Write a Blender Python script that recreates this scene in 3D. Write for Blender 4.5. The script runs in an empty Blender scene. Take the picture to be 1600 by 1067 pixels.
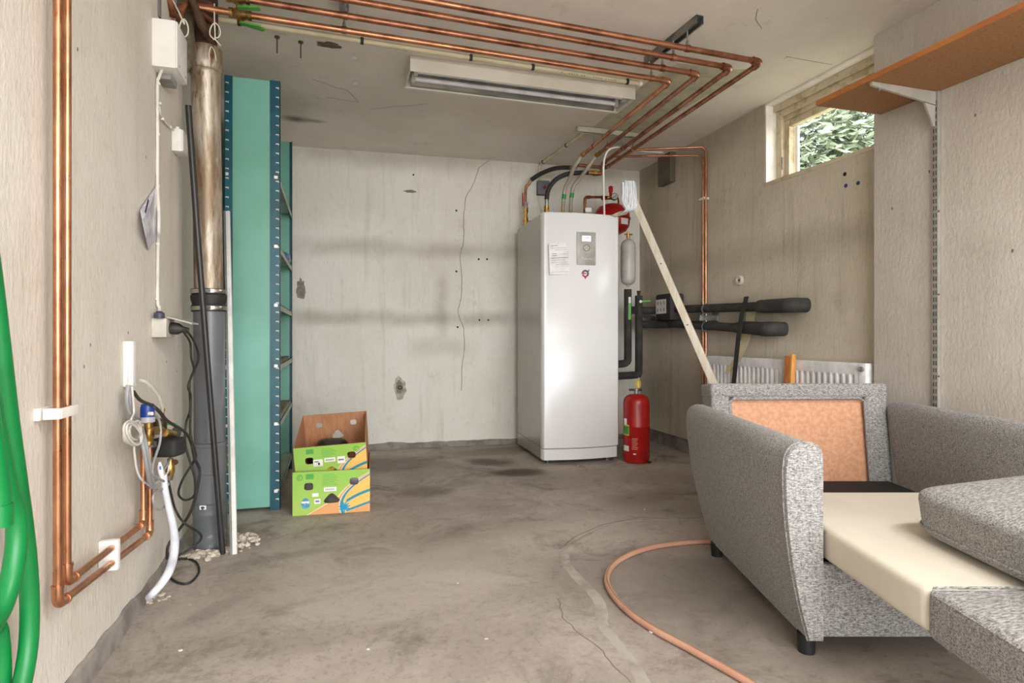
import bpy, bmesh, math, random
from mathutils import Vector, Matrix, noise

# ------------------------------------------------------------------ camera, light, exposure
scene = bpy.context.scene
col = scene.collection
F, CX, HY, EYE = 930.0, 800.0, 524.0, 0.95          # focal length in pixels of a 1600x1067 frame, horizon row
A = math.atan2(282.0, F)                            # the camera is turned this far right of the side walls
cA, sA = math.cos(A), math.sin(A)

cd = bpy.data.cameras.new('camera')
cam = bpy.data.objects.new('camera', cd); col.objects.link(cam)
cam.location = (0, 0, EYE); cam.rotation_euler = (math.pi / 2, 0, -A)
cd.sensor_width = 36.0; cd.lens = F / 1600 * 36.0
cd.shift_y = -(533.5 - HY) / 1600.0
cd.clip_start = 0.02
scene.camera = cam

world = bpy.data.worlds.new('world'); scene.world = world
world.use_nodes = True
bg = world.node_tree.nodes['Background']
bg.inputs[0].default_value = (0.95, 0.975, 1.0, 1)
bg.inputs[1].default_value = 5.0

def portal(name, loc, rot, sx, sy):
    l = bpy.data.lights.new(name, 'AREA'); l.shape = 'RECTANGLE'; l.size = sx; l.size_y = sy
    l.cycles.is_portal = True
    o = bpy.data.objects.new(name, l); col.objects.link(o); o.location = loc; o.rotation_euler = rot
portal('door_portal', (1.0, -2.25, 1.12), (-math.pi / 2, 0, math.pi), 3.3, 2.24)
portal('window_portal', (2.98, 2.83, 2.2), (0, math.pi / 2, 0), 0.5, 0.9)

scene.cycles.diffuse_bounces = 8; scene.cycles.max_bounces = 14
vs = scene.view_settings
vs.view_transform = 'Standard'; vs.look = 'None'; vs.gamma = 1.0; vs.use_curve_mapping = False
vs.exposure = 1.28

# ------------------------------------------------------------------ from picture to place
CAM = Vector((0, 0, EYE))
def ray(px, py):
    u = (px - CX) / F
    return Vector((u * cA + sA, -u * sA + cA, (HY - py) / F))
def at(px, py, t): return CAM + ray(px, py) * t
def onX(px, py, x): r = ray(px, py); return CAM + r * (x / r.x)
def onY(px, py, y): r = ray(px, py); return CAM + r * (y / r.y)
def onZ(px, py, z): r = ray(px, py); return CAM + r * ((z - EYE) / r.z)
def onPl(px, py, p, n):
    r = ray(px, py); return CAM + r * ((p - CAM).dot(n) / r.dot(n))
XL, XR, XP, ZC = -0.64, 2.735, 2.647, 2.475         # left wall, right wall, right pier, ceiling
B0, B1 = Vector((-0.277, 5.10, 0)), Vector((2.738, 4.94, 0))
BE = (B1 - B0).normalized(); BN = Vector((BE.y, -BE.x, 0))      # along the back wall; out of it
def onB(px, py, off=0.0): return onPl(px, py, B0 + BN * off, BN)
def byB(x): return B0.y + (B1.y - B0.y) * (x - B0.x) / (B1.x - B0.x)
def LX(px, py, off=0.0): return onX(px, py, XL + off)
def RX(px, py, off=0.0): return onX(px, py, XR - off)
RT, FW, UP = Vector((cA, -sA, 0)), Vector((sA, cA, 0)), Vector((0, 0, 1))
def C(X, d, z): return RT * X + FW * d + UP * z

# ------------------------------------------------------------------ materials
def lin(c):
    return tuple(((v / 255) / 12.92 if v / 255 <= 0.04045 else ((v / 255 + 0.055) / 1.055) ** 2.4) for v in c) + (1.0,)
class G:
    def __init__(s, name):
        s.m = bpy.data.materials.new(name); s.m.use_nodes = True
        s.t = s.m.node_tree; s.b = s.t.nodes['Principled BSDF']
        s.pos = s.t.nodes.new('ShaderNodeNewGeometry').outputs['Position']
        s.obj = s.t.nodes.new('ShaderNodeTexCoord').outputs['Object']
    def put(s, sock, v):
        if isinstance(v, bpy.types.NodeSocket): s.t.links.new(v, sock)
        elif v is not None: sock.default_value = v
    def f(s, op, a, b=None, c=None, clamp=False):
        n = s.t.nodes.new('ShaderNodeMath'); n.operation = op; n.use_clamp = clamp
        for k, v in enumerate((a, b, c)): s.put(n.inputs[k], v)
        return n.outputs[0]
    def xyz(s, v):
        n = s.t.nodes.new('ShaderNodeSeparateXYZ'); s.put(n.inputs[0], v); return n.outputs
    def comb(s, x, y, z=0.0):
        n = s.t.nodes.new('ShaderNodeCombineXYZ')
        for k, v in enumerate((x, y, z)): s.put(n.inputs[k], v)
        return n.outputs[0]
    def scale(s, v, sc):
        n = s.t.nodes.new('ShaderNodeVectorMath'); n.operation = 'MULTIPLY'; s.put(n.inputs[0], v)
        n.inputs[1].default_value = sc if hasattr(sc, '__len__') else (sc,) * 3
        return n.outputs[0]
    def noise(s, v, sc, detail=4.0, rough=0.6, dist=0.0):
        n = s.t.nodes.new('ShaderNodeTexNoise'); s.put(n.inputs['Vector'], v)
        n.inputs['Scale'].default_value = sc; n.inputs['Detail'].default_value = detail
        n.inputs['Roughness'].default_value = rough; n.inputs['Distortion'].default_value = dist
        return n.outputs[0]
    def vor(s, v, sc, feat='F1'):
        n = s.t.nodes.new('ShaderNodeTexVoronoi'); n.feature = feat; s.put(n.inputs['Vector'], v)
        n.inputs['Scale'].default_value = sc; return n.outputs[0]
    def ramp(s, v, a, b, lo=0.0, hi=1.0):
        n = s.t.nodes.new('ShaderNodeMapRange'); n.interpolation_type = 'SMOOTHSTEP'
        s.put(n.inputs[0], v)
        for k, q in enumerate((a, b, lo, hi)): n.inputs[k + 1].default_value = q
        return n.outputs[0]
    def mix(s, fac, a, b):
        n = s.t.nodes.new('ShaderNodeMix'); n.data_type = 'RGBA'
        s.put(n.inputs[0], fac); s.put(n.inputs[6], a); s.put(n.inputs[7], b)
        return n.outputs[2]
    def bump(s, h, strength=0.3, dist=0.01):
        n = s.t.nodes.new('ShaderNodeBump'); n.inputs['Strength'].default_value = strength
        n.inputs['Distance'].default_value = dist; s.put(n.inputs['Height'], h)
        s.put(s.b.inputs['Normal'], n.outputs[0])
    def done(s, color=None, rough=None, metal=None, **kw):
        s.put(s.b.inputs['Base Color'], color); s.put(s.b.inputs['Roughness'], rough); s.put(s.b.inputs['Metallic'], metal)
        for k, v in kw.items(): s.put(s.b.inputs[k.replace('_', ' ')], v)
        return s.m
MATS = {}
def M(name, c, rough=0.5, metal=0.0, c2=None, sc=8.0, lo=0.4, hi=0.65, bump=0.0, bsc=60.0, st=(1, 1, 1), **kw):
    if name in MATS: return MATS[name]
    g = G(name); v = g.scale(g.obj, st)
    if c2 is None: c2 = tuple(q * 0.9 for q in c)
    colr = g.mix(g.ramp(g.noise(v, sc), lo, hi), lin(c), lin(c2))
    if bump: g.bump(g.noise(v, bsc, 3), bump, 0.004)
    MATS[name] = g.done(colr, rough, metal, **kw); return MATS[name]

def wall_mat(name, c, c2, grime, bands=(), comb=1.0, zdirt=None, k=1.0):
    g = G(name); p = g.pos; x, y, z = g.xyz(p)
    big = g.noise(p, 1.3, 5, 0.62)
    streak = g.noise(g.scale(p, (16, 16, 1.2)), 1.0, 4, 0.65)
    fine = g.noise(g.scale(p, (1.0, 1.0, 0.5)), 55.0, 3, 0.65)
    colr = g.mix(g.ramp(big, 0.35, 0.7), lin(c), lin(c2))
    colr = g.mix(g.f('MULTIPLY', g.ramp(streak, 0.52, 0.75), 0.35 * k), colr, lin(grime))
    colr = g.mix(g.f('MULTIPLY', g.ramp(g.noise(p, 4.0, 6, 0.7), 0.56, 0.78), 0.45 * k), colr, lin(grime))
    colr = g.mix(g.f('MULTIPLY', g.ramp(fine, 0.53, 0.8), 0.3), colr, lin(tuple(q * 0.72 for q in c)))
    wob = g.f('MULTIPLY', g.f('SUBTRACT', g.noise(p, 3.0, 3), 0.5), 0.10)
    for (axis, c0, w, a0, a1, amt, colb) in bands:      # shelf dust, darker bands, painted shade: a soft line with a crisp lower rim
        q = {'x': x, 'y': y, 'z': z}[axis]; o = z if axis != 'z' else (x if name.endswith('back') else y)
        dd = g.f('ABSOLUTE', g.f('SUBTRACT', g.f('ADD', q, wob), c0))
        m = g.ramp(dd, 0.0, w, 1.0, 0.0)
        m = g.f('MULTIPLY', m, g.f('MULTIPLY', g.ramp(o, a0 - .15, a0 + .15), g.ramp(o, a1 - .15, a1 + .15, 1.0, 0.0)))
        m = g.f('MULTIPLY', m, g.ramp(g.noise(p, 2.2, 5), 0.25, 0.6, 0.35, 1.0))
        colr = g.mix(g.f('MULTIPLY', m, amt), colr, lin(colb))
    h = g.f('ADD', g.f('MULTIPLY', g.noise(g.scale(p, (1, 1, 0.55)), 70.0, 4, 0.7), 1.0),
            g.f('MULTIPLY', g.noise(g.scale(p, (110, 110, 9)), 1.0, 2), 0.6 * comb))
    h = g.f('ADD', h, g.f('MULTIPLY', g.noise(p, 9.0, 3), 0.35))
    g.bump(h, 0.55, 0.006)
    return g.done(colr, 0.93, 0.0, Specular_IOR_Level=0.15)

# ------------------------------------------------------------------ mesh kit
class MB:
    def __init__(s): s.bm = bmesh.new()
    def _mat(s, M4, vs):
        for v in vs: v.co = M4 @ v.co
    def box(s, c, size, bev=0.0, ex=None, ey=None, seg=2):
        ex = Vector(ex or (1, 0, 0)).normalized(); ey = Vector(ey or (0, 1, 0))
        ey = (ey - ex * ey.dot(ex)).normalized(); ez = ex.cross(ey)
        R = Matrix((ex, ey, ez)).transposed().to_4x4(); R.translation = Vector(c)
        b = bmesh.new(); bmesh.ops.create_cube(b, size=1.0)
        for v in b.verts: v.co = Vector((v.co.x * size[0], v.co.y * size[1], v.co.z * size[2]))
        if bev: bmesh.ops.bevel(b, geom=list(b.edges), offset=bev, segments=seg, affect='EDGES', profile=0.6)
        s.join(b, R); return s
    def bx(s, x0, x1, y0, y1, z0, z1, bev=0.0):
        return s.box(((x0 + x1) / 2, (y0 + y1) / 2, (z0 + z1) / 2), (abs(x1 - x0), abs(y1 - y0), abs(z1 - z0)), bev)
    def join(s, b, R=None):
        mp = {}
        for v in b.verts: mp[v] = s.bm.verts.new(R @ v.co if R else v.co)
        for f in b.faces:
            try: s.bm.faces.new([mp[v] for v in f.verts])
            except ValueError: pass
        b.free()
    def beam(s, a, b, w, h, up=(0, 0, 1), bev=0.0):
        a, b = Vector(a), Vector(b); e = (b - a); L = e.length; e.normalize()
        u = Vector(up); side = u.cross(e)
        if side.length < 1e-4: side = Vector((1, 0, 0))
        s.box((a + b) / 2, (L, w, h), bev, e, side); return s
    def tube(s, pts, r, seg=10, sm=0, closed=False, cap=True, phase=0.0):
        pts = [Vector(p) for p in pts]
        if sm:
            rr = r if isinstance(r, (list, tuple)) else None
            n = len(pts); out = []; ro = []
            rng = n if closed else n - 1
            for i in range(rng):
                g = (lambda k: pts[k % n]) if closed else (lambda k: pts[max(0, min(n - 1, k))])
                p0, p1, p2, p3 = g(i - 1), g(i), g(i + 1), g(i + 2)
                for k in range(sm):
                    t = k / sm
                    out.append(0.5 * ((2 * p1) + (p2 - p0) * t + (2 * p0 - 5 * p1 + 4 * p2 - p3) * t * t + (3 * p1 - p0 - 3 * p2 + p3) * t ** 3))
                    if rr: ro.append(rr[i] + (rr[i + 1] - rr[i]) * t)
            if not closed:
                out.append(pts[-1])
                if rr: ro.append(rr[-1])
            pts = out
            if rr: r = ro
        n = len(pts); rings = []; nrm = None
        for i, p in enumerate(pts):
            if closed: d = pts[(i + 1) % n] - pts[i - 1]
            else: d = pts[min(n - 1, i + 1)] - pts[max(0, i - 1)]
            if d.length < 1e-9: d = Vector((0, 0, 1))
            d.normalize()
            if nrm is None:
                nrm = d.orthogonal().normalized()
                if abs(d.z) > .9: nrm = (Vector((1, 0, 0)) - d * d.x).normalized()
                elif abs(d.z) < .9: nrm = (UP - d * d.z).normalized()
            nrm = (nrm - d * nrm.dot(d))
            nrm = nrm.normalized() if nrm.length > 1e-6 else d.orthogonal().normalized()
            bi = d.cross(nrm); ri = r[i] if isinstance(r, (list, tuple)) else r
            rings.append([s.bm.verts.new(p + (nrm * math.cos(phase + 2 * math.pi * k / seg) + bi * math.sin(phase + 2 * math.pi * k / seg)) * ri) for k in range(seg)])
        m = n if closed else n - 1
        for i in range(m):
            a, b = rings[i], rings[(i + 1) % n]
            for k in range(seg): s.bm.faces.new((a[k], a[(k + 1) % seg], b[(k + 1) % seg], b[k]))
        if cap and not closed:
            s.bm.faces.new(rings[0][::-1]); s.bm.faces.new(rings[-1])
        return s
    def cyl(s, a, b, r, seg=14): return s.tube([a, b], r, seg)
    def lathe(s, prof, c, ax=(0, 0, 1), seg=20):
        ax = Vector(ax).normalized(); c = Vector(c)
        e1 = ax.orthogonal().normalized() if abs(ax.z) < .9 else Vector((1, 0, 0)); e1 = (e1 - ax * e1.dot(ax)).normalized(); e2 = ax.cross(e1)
        rings = []
        for (r, z) in prof:
            if r < 1e-6: rings.append([s.bm.verts.new(c + ax * z)])
            else: rings.append([s.bm.verts.new(c + ax * z + (e1 * math.cos(2 * math.pi * k / seg) + e2 * math.sin(2 * math.pi * k / seg)) * r) for k in range(seg)])
        for a, b in zip(rings, rings[1:]):
            for k in range(seg):
                k2 = (k + 1) % seg
                if len(a) == 1 and len(b) == 1: continue
                if len(a) == 1: s.bm.faces.new((a[0], b[k2], b[k]))
                elif len(b) == 1: s.bm.faces.new((a[k], a[k2], b[0]))
                else: s.bm.faces.new((a[k], a[k2], b[k2], b[k]))
        if len(rings[0]) > 1: s.bm.faces.new(rings[0][::-1])
        if len(rings[-1]) > 1: s.bm.faces.new(rings[-1])
        return s
    def prism(s, pts, o, ex, ey, th):                   # outline in the plane (o, ex, ey), thickness th along ex x ey
        o, ex, ey = Vector(o), Vector(ex), Vector(ey); n = ex.cross(ey).normalized()
        a = [s.bm.verts.new(o + ex * p[0] + ey * p[1]) for p in pts]
        b = [s.bm.verts.new(v.co + n * th) for v in a]
        k = len(pts)
        s.bm.faces.new(a[::-1]); s.bm.faces.new(b)
        for i in range(k): s.bm.faces.new((a[i], a[(i + 1) % k], b[(i + 1) % k], b[i]))
        return s
    def slab(s, pts, th):                               # outline given as points of one plane, thickness vector th
        a = [s.bm.verts.new(Vector(p)) for p in pts]; b = [s.bm.verts.new(v.co + Vector(th)) for v in a]; k = len(a)
        s.bm.faces.new(a[::-1]); s.bm.faces.new(b)
        for i in range(k): s.bm.faces.new((a[i], a[(i + 1) % k], b[(i + 1) % k], b[i]))
        return s
    def sweep(s, rings, closed_ring=True, cap=True):
        R = [[s.bm.verts.new(Vector(p)) for p in r] for r in rings]
        k = len(R[0])
        for a, b in zip(R, R[1:]):
            for i in range(k if closed_ring else k - 1):
                s.bm.faces.new((a[i], a[(i + 1) % k], b[(i + 1) % k], b[i]))
        if cap and closed_ring: s.bm.faces.new(R[0][::-1]); s.bm.faces.new(R[-1])
        return s
    def ball(s, c, r, sub=2, sc=(1, 1, 1), jit=0.0, seed=0):
        b = bmesh.new(); bmesh.ops.create_icosphere(b, subdivisions=sub, radius=1.0)
        rnd = random.Random(seed)
        for v in b.verts:
            k = 1 + jit * (rnd.random() - .5) * 2
            v.co = Vector((v.co.x * sc[0], v.co.y * sc[1], v.co.z * sc[2])) * r * k
        s.join(b, Matrix.Translation(Vector(c))); return s
    def puff(s, c, ex, ey, ez, hx, hy, hz, n=24, e1=0.35, e2=0.35, wr=0.0, seed=0):  # a soft stuffed cushion
        ex, ey, ez, c = Vector(ex), Vector(ey), Vector(ez), Vector(c)
        sp = lambda v, e: math.copysign(abs(v) ** e, v)
        rings = []
        for i in range(n + 1):
            a = -math.pi / 2 + math.pi * i / n; row = []
            for k in range(2 * n):
                b = 2 * math.pi * k / (2 * n)
                p = Vector((hx * sp(math.cos(a), e1) * sp(math.cos(b), e2), hy * sp(math.cos(a), e1) * sp(math.sin(b), e2), hz * sp(math.sin(a), e1)))
                if wr: p *= 1 + wr * noise.noise(p * 9 + Vector((seed, 0, 0)))
                row.append(s.bm.verts.new(c + ex * p.x + ey * p.y + ez * p.z))
            rings.append(row)
        for a, b in zip(rings, rings[1:]):
            for k in range(2 * n):
                s.bm.faces.new((a[k], a[(k + 1) % (2 * n)], b[(k + 1) % (2 * n)], b[k]))
        bmesh.ops.remove_doubles(s.bm, verts=s.bm.verts, dist=1e-5)
        return s
    def build(s, name, mat, parent=None, loc=None, ang=38, uv=None, kind=None, label=None):
        bm = s.bm
        bmesh.ops.recalc_face_normals(bm, faces=bm.faces)
        if parent is not None: loc = LOC[parent.name]
        elif loc is None:
            xs = [v.co for v in bm.verts]
            loc = Vector((sum(v.x for v in xs) / len(xs), sum(v.y for v in xs) / len(xs), min(v.z for v in xs)))
        loc = Vector(loc)
        if uv:
            o, ex, ey, w, h = uv; L = bm.loops.layers.uv.new('UVMap')
            for f in bm.faces:
                for l in f.loops:
                    q = l.vert.co - o; l[L].uv = (q.dot(ex) / w, q.dot(ey) / h)
        for v in bm.verts: v.co -= loc
        me = bpy.data.meshes.new(name); bm.to_mesh(me); bm.free()
        for p in me.polygons: p.use_smooth = True
        me.set_sharp_from_angle(angle=math.radians(ang))
        me.materials.append(mat)
        o = bpy.data.objects.new(name, me); col.objects.link(o)
        if parent is not None: o.parent = parent
        else: o.location = loc
        LOC[o.name] = loc
        if kind: o['kind'] = kind
        if label: o['label'] = label
        return o
LOC = {}
def thing(name, loc, label, cat, group=None):
    o = bpy.data.objects.new(name, None); col.objects.link(o); o.location = Vector(loc); LOC[o.name] = Vector(loc)
    o.empty_display_size = 0.1
    return tag(o, label, cat, group)
def tag(o, label, cat, group=None):
    o['label'] = label; o['category'] = cat
    if group: o['group'] = group
    return o
def struct(o): o['kind'] = 'structure'; return o
def share(o, name, parent, loc):                        # another copy of a part, sharing its mesh; loc is where its mesh origin goes
    c = bpy.data.objects.new(name, o.data); col.objects.link(c); c.parent = parent
    c.location = Vector(loc) - LOC[parent.name]; return c
def text_mesh(txt, size, o, ex, ey, name, mat, parent, align='CENTER'):
    cu = bpy.data.curves.new('t', 'FONT'); cu.body = txt; cu.size = size; cu.align_x = align; cu.extrude = 0.0004
    to = bpy.data.objects.new('t', cu); col.objects.link(to)
    bpy.context.view_layer.update()
    me = bpy.data.meshes.new_from_object(to.evaluated_get(bpy.context.evaluated_depsgraph_get()))
    bpy.data.objects.remove(to); bpy.data.curves.remove(cu)
    ex, ey = Vector(ex).normalized(), Vector(ey).normalized(); ez = ex.cross(ey)
    R = Matrix((ex, ey, ez)).transposed().to_4x4(); R.translation = Vector(o) - LOC[parent.name]
    me.transform(R); me.name = name; me.materials.clear(); me.materials.append(mat)
    ob = bpy.data.objects.new(name, me); col.objects.link(ob); ob.parent = parent; LOC[ob.name] = LOC[parent.name]
    return ob
# ------------------------------------------------------------------ the room
zb = lambda px, py: onB(px, py).z
xb = lambda px, py: onB(px, py).x
dark = (140, 132, 114)
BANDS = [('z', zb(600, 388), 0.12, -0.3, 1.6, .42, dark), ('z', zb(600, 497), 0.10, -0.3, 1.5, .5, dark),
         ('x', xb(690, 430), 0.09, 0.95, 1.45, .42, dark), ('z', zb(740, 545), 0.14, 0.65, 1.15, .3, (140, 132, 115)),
         ('z', 2.44, 0.16, -0.3, 3.0, .35, (120, 112, 96)), ('x', xb(790, 600), 0.25, 0.0, 0.9, .18, (150, 142, 125))]  # last two: darker along the ceiling and low beside the cabinet
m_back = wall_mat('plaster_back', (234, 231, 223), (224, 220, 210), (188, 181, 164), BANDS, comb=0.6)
m_left = wall_mat('plaster_left', (219, 213, 204), (208, 201, 190), (188, 177, 160), comb=0.45, k=.7)
RB = [('z', 1.06, 0.22, 2.9, 4.9, .5, (118, 108, 92)), ('z', 1.5, 0.16, 2.4, 4.9, .35, (130, 120, 102)), ('y', 4.7, 0.4, 0.3, 2.4, .4, (132, 123, 106)),
      ('z', 0.5, 0.5, 3.7, 4.9, .4, (128, 120, 104)), ('z', 2.4, 0.25, 3.2, 5.0, .5, (120, 110, 94))]  # shade painted in as stains: behind the pipes, in the corner, along the ceiling
m_right = wall_mat('plaster_right', (208, 198, 182), (194, 184, 166), (152, 142, 122), RB, comb=0.9, k=1.5)
m_pier = wall_mat('plaster_pier', (206, 198, 190), (194, 185, 175), (164, 154, 142), comb=0.2, k=.7)

g = G('ceiling_paint'); p = g.pos; x, y, z = g.xyz(p)
cc = g.mix(g.ramp(g.noise(p, 1.1, 5), .35, .7), lin((228, 221, 213)), lin((212, 204, 194)))
cc = g.mix(g.f('MULTIPLY', g.ramp(g.noise(p, 6.0, 6, .7), .58, .75), .3), cc, lin((132, 122, 108)))
def blob(g, cx, cy, rx, ry, ang=0.0, soft=.5, wob=.35, fr=3.0):
    x, y, _ = g.xyz(g.pos); ca, sa = math.cos(ang), math.sin(ang)
    dx, dy = g.f('SUBTRACT', x, cx), g.f('SUBTRACT', y, cy)
    a = g.f('DIVIDE', g.f('ADD', g.f('MULTIPLY', dx, ca), g.f('MULTIPLY', dy, sa)), rx)
    b = g.f('DIVIDE', g.f('SUBTRACT', g.f('MULTIPLY', dy, ca), g.f('MULTIPLY', dx, sa)), ry)
    r = g.f('SQRT', g.f('ADD', g.f('MULTIPLY', a, a), g.f('MULTIPLY', b, b)))
    r = g.f('ADD', r, g.f('MULTIPLY', g.f('SUBTRACT', g.noise(g.pos, fr, 5, .65), .5), wob * 2))
    return g.ramp(r, 1 - soft, 1 + soft * .4, 1.0, 0.0)
for (px, py, rx, ry, amt) in ((462, 186, .10, .07, .75), (492, 189, .08, .04, .5), (450, 165, .22, .3, .25)):
    q = onZ(px, py, ZC); cc = g.mix(g.f('MULTIPLY', blob(g, q.x, q.y, rx, ry, 0, .9), amt), cc, lin((70, 60, 48)))
g.bump(g.f('ADD', g.noise(p, 14, 4, .7), g.noise(p, 60, 3)), .25, .004)
m_ceil = g.done(cc, .9)

g = G('concrete_floor'); p = g.pos
fl = g.mix(g.ramp(g.noise(p, 1.2, 7, .68, .6), .36, .66), lin((156, 146, 137)), lin((182, 172, 163)))
fl = g.mix(g.f('MULTIPLY', g.ramp(g.noise(p, 3.1, 8, .72, .8), .5, .68), .7), fl, lin((108, 99, 90)))
fl = g.mix(g.f('MULTIPLY', g.ramp(g.noise(p, 11, 7, .75, .5), .52, .7), .45), fl, lin((112, 103, 94)))
fl = g.mix(g.f('MULTIPLY', g.ramp(g.noise(p, 40, 5, .8), .5, .7), .45), fl, lin((104, 95, 86)))
fl = g.mix(g.f('MULTIPLY', g.ramp(g.noise(p, 90, 3, .8), .6, .74), .55), fl, lin((206, 198, 188)))
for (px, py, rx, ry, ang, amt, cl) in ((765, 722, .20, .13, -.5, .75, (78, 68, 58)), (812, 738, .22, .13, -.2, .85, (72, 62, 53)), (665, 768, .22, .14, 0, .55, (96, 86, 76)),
        (600, 725, .42, .3, 0, .55, (100, 90, 80)), (780, 705, .6, .16, 0, .45, (104, 94, 84)), (945, 745, .7, .3, 0, .35, (124, 112, 92)), (720, 755, .12, .1, 0, .4, (100, 90, 80)),
        (1015, 775, .3, .16, .3, .4, (112, 102, 86)), (1040, 905, .5, .42, 0, .5, (108, 98, 90)), (1150, 960, .4, .5, 0, .5, (104, 95, 87)), (690, 860, .22, .2, .4, .3, (120, 110, 100)),
        (780, 825, .5, .14, .2, .3, (116, 106, 96)), (440, 870, .28, .05, .2, .4, (118, 110, 103)), (330, 955, .2, .05, .8, .35, (120, 112, 106)), (620, 900, .6, .4, 0, -.45, (190, 180, 170)), (800, 840, .5, .2, .2, -.35, (188, 178, 166))):
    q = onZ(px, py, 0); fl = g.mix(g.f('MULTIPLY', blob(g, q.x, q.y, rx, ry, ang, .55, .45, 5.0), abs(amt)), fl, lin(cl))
g.bump(g.f('ADD', g.noise(p, 25, 6, .7), g.f('MULTIPLY', g.noise(p, 3, 4), 1.5)), .22, .006)
m_floor = g.done(fl, g.ramp(g.noise(p, 2.0, 5), .3, .7, .55, .8), Specular_IOR_Level=.35)
m_kerb = M('bare_concrete', (150, 144, 138), .95, c2=(118, 112, 106), sc=7, bump=.5, bsc=40)

Y0 = -2.25
floor = struct(MB().bx(-1.0, 3.1, Y0, 5.4, -.15, 0).build('floor', m_floor, loc=(0, 0, 0)))
ceiling = struct(MB().bx(-1.0, 3.1, Y0, 5.4, ZC, ZC + .18).build('ceiling', m_ceil, loc=(0, 0, ZC)))
w = MB().bx(-.9, XL, Y0, 2.98, 0, ZC); w.bx(-.9, XL - .035, 2.98, 5.25, 0, ZC)
wall_left = struct(w.build('wall_left', m_left, loc=(XL, 0, 0)))
wb = MB().slab([B0 - BE * .62, B1 + BE * .3, B1 + BE * .3 - BN * .2, B0 - BE * .62 - BN * .2], (0, 0, ZC))
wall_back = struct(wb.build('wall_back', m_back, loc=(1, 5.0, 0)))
YW0, YW1, ZW = 2.40, 3.273, 1.942                      # window opening
w = MB().bx(XR, 3.0, 2.3, 5.1, .115, ZW); w.bx(XR, 3.0, YW1, 5.1, ZW, ZC); w.bx(XR, 3.0, 2.3, YW0, ZW, ZC)
wall_right = struct(w.build('wall_right', m_right, loc=(XR, 3, 0)))
pier = struct(MB().bx(XP, 3.0, Y0, 2.37, 0, ZC, .004).build('wall_right_pier', m_pier, loc=(XP, 0, 0)))
wf = MB(); wf.bx(-.9, 3.0, Y0 - .05, Y0, 2.28, ZC); struct(wf.build('wall_front', m_left, loc=(1, Y0, 0)))
struct(MB().bx(XR + .014, 2.99, 2.3, 5.1, 0, .115).build('baseboard_right', m_kerb, loc=(XR, 3, 0)))
def wavy(p0, p1, n, h0, h1, th, nrm, seed):
    m = MB(); ring = []; rnd = random.Random(seed); nrm = Vector(nrm)
    for i in range(n + 1):
        t = i / n; q = Vector(p0).lerp(Vector(p1), t); h = h0 + (h1 - h0) * t
        h *= 1 + .35 * noise.noise(Vector((t * 14, seed, 0))) + .12 * (rnd.random() - .5)
        ring.append([q, q + nrm * th * 1.3, q + nrm * th + UP * h * .9, q + nrm * th * .3 + UP * h, q + UP * h])
    return m.sweep(ring)
struct(wavy((XL, .6, 0), (XL, 2.98, 0), 60, .11, .045, .01, (1, 0, 0), 3).build('baseboard_left', m_kerb, loc=(XL, 1.5, 0)))
struct(wavy(B0 - BE * .3, B1, 70, .05, .045, .008, BN, 5).build('baseboard_back', m_kerb, loc=(1, 5, 0)))

# marks, holes and cracks that belong to the walls, floor and ceiling
m_dark = M('dark_hole', (38, 34, 30), .95); m_crack = M('crack', (112, 104, 92), .95)
m_chip = M('chipped_plaster', (128, 122, 112), .95, c2=(150, 144, 133), sc=30, bump=.6, bsc=50)
def ribbon(pts, w, off, nrm, th=.0008, rnd=None, side=None):
    m = MB(); rr = random.Random(rnd or 0); pts = [Vector(p) for p in pts]; nrm = Vector(nrm); L = []
    for i, q in enumerate(pts):
        d = (pts[min(len(pts) - 1, i + 1)] - pts[max(0, i - 1)]).normalized(); s_ = d.cross(nrm).normalized()
        ww = (w[i] if isinstance(w, (list, tuple)) else w) * (1 + .35 * (rr.random() - .5))
        L.append([q + nrm * off - s_ * ww / 2, q + nrm * (off + th) - s_ * ww * .4, q + nrm * (off + th) + s_ * ww * .4, q + nrm * off + s_ * ww / 2])
    return m.sweep(L)
def dens(pts, n, jit, seed):
    rr = random.Random(seed); out = []
    for a, b in zip(pts, pts[1:]):
        for k in range(n):
            q = a.lerp(b, k / n); out.append(q + (BE if jit else RT) * rr.uniform(-1, 1) * jit)
    return out + [pts[-1]]
cp = [onB(*q) for q in ((748, 262), (741, 285), (727, 310), (724, 350), (725, 375), (719, 398), (722, 440), (721, 462), (715, 488), (724, 512), (726, 540), (722, 570), (721, 610))]
ribbon(dens(cp, 5, .003, 1), .0045, 0, BN).build('crack', m_crack, wall_back)
ribbon(dens([onB(*q) for q in ((748, 262), (765, 250), (775, 240))], 4, .003, 2), .004, 0, BN).build('crack', m_crack, wall_back)
for (px, py, r) in ((713, 329, .009), (713, 424, .009), (715, 511, .009), (748, 405, .009), (761, 405, .009), (749, 500, .008), (763, 500, .008), (646, 273, .008)):
    MB().lathe([(r, 0), (r * .8, .0012), (0, .0012)], onB(px, py), BN, 8).build('drill_hole', m_dark, wall_back)
def patch(px, py, rx, ry, f, nrm, e1, e2, name, mat, par, seed, th=.003, n=22, jag=.2):
    c0 = f(px, py); rr = random.Random(seed); pts = []
    for k in range(n):
        a = 2 * math.pi * k / n; q = 1 + rr.uniform(-jag, jag); pts.append(c0 + Vector(e1) * rx * q * math.cos(a) + Vector(e2) * ry * q * math.sin(a))
    return MB().slab(pts, Vector(nrm) * th).build(name, mat, par)
patch(625, 606, .055, .09, onB, BN, BE, UP, 'broken_plaster', M('broken_plaster_rim', (196, 190, 178), .95, c2=(150, 143, 130), sc=25), wall_back, 4, .004)
patch(624, 604, .028, .055, onB, BN, BE, UP, 'broken_plaster', m_chip, wall_back, 6, .006)
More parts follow.
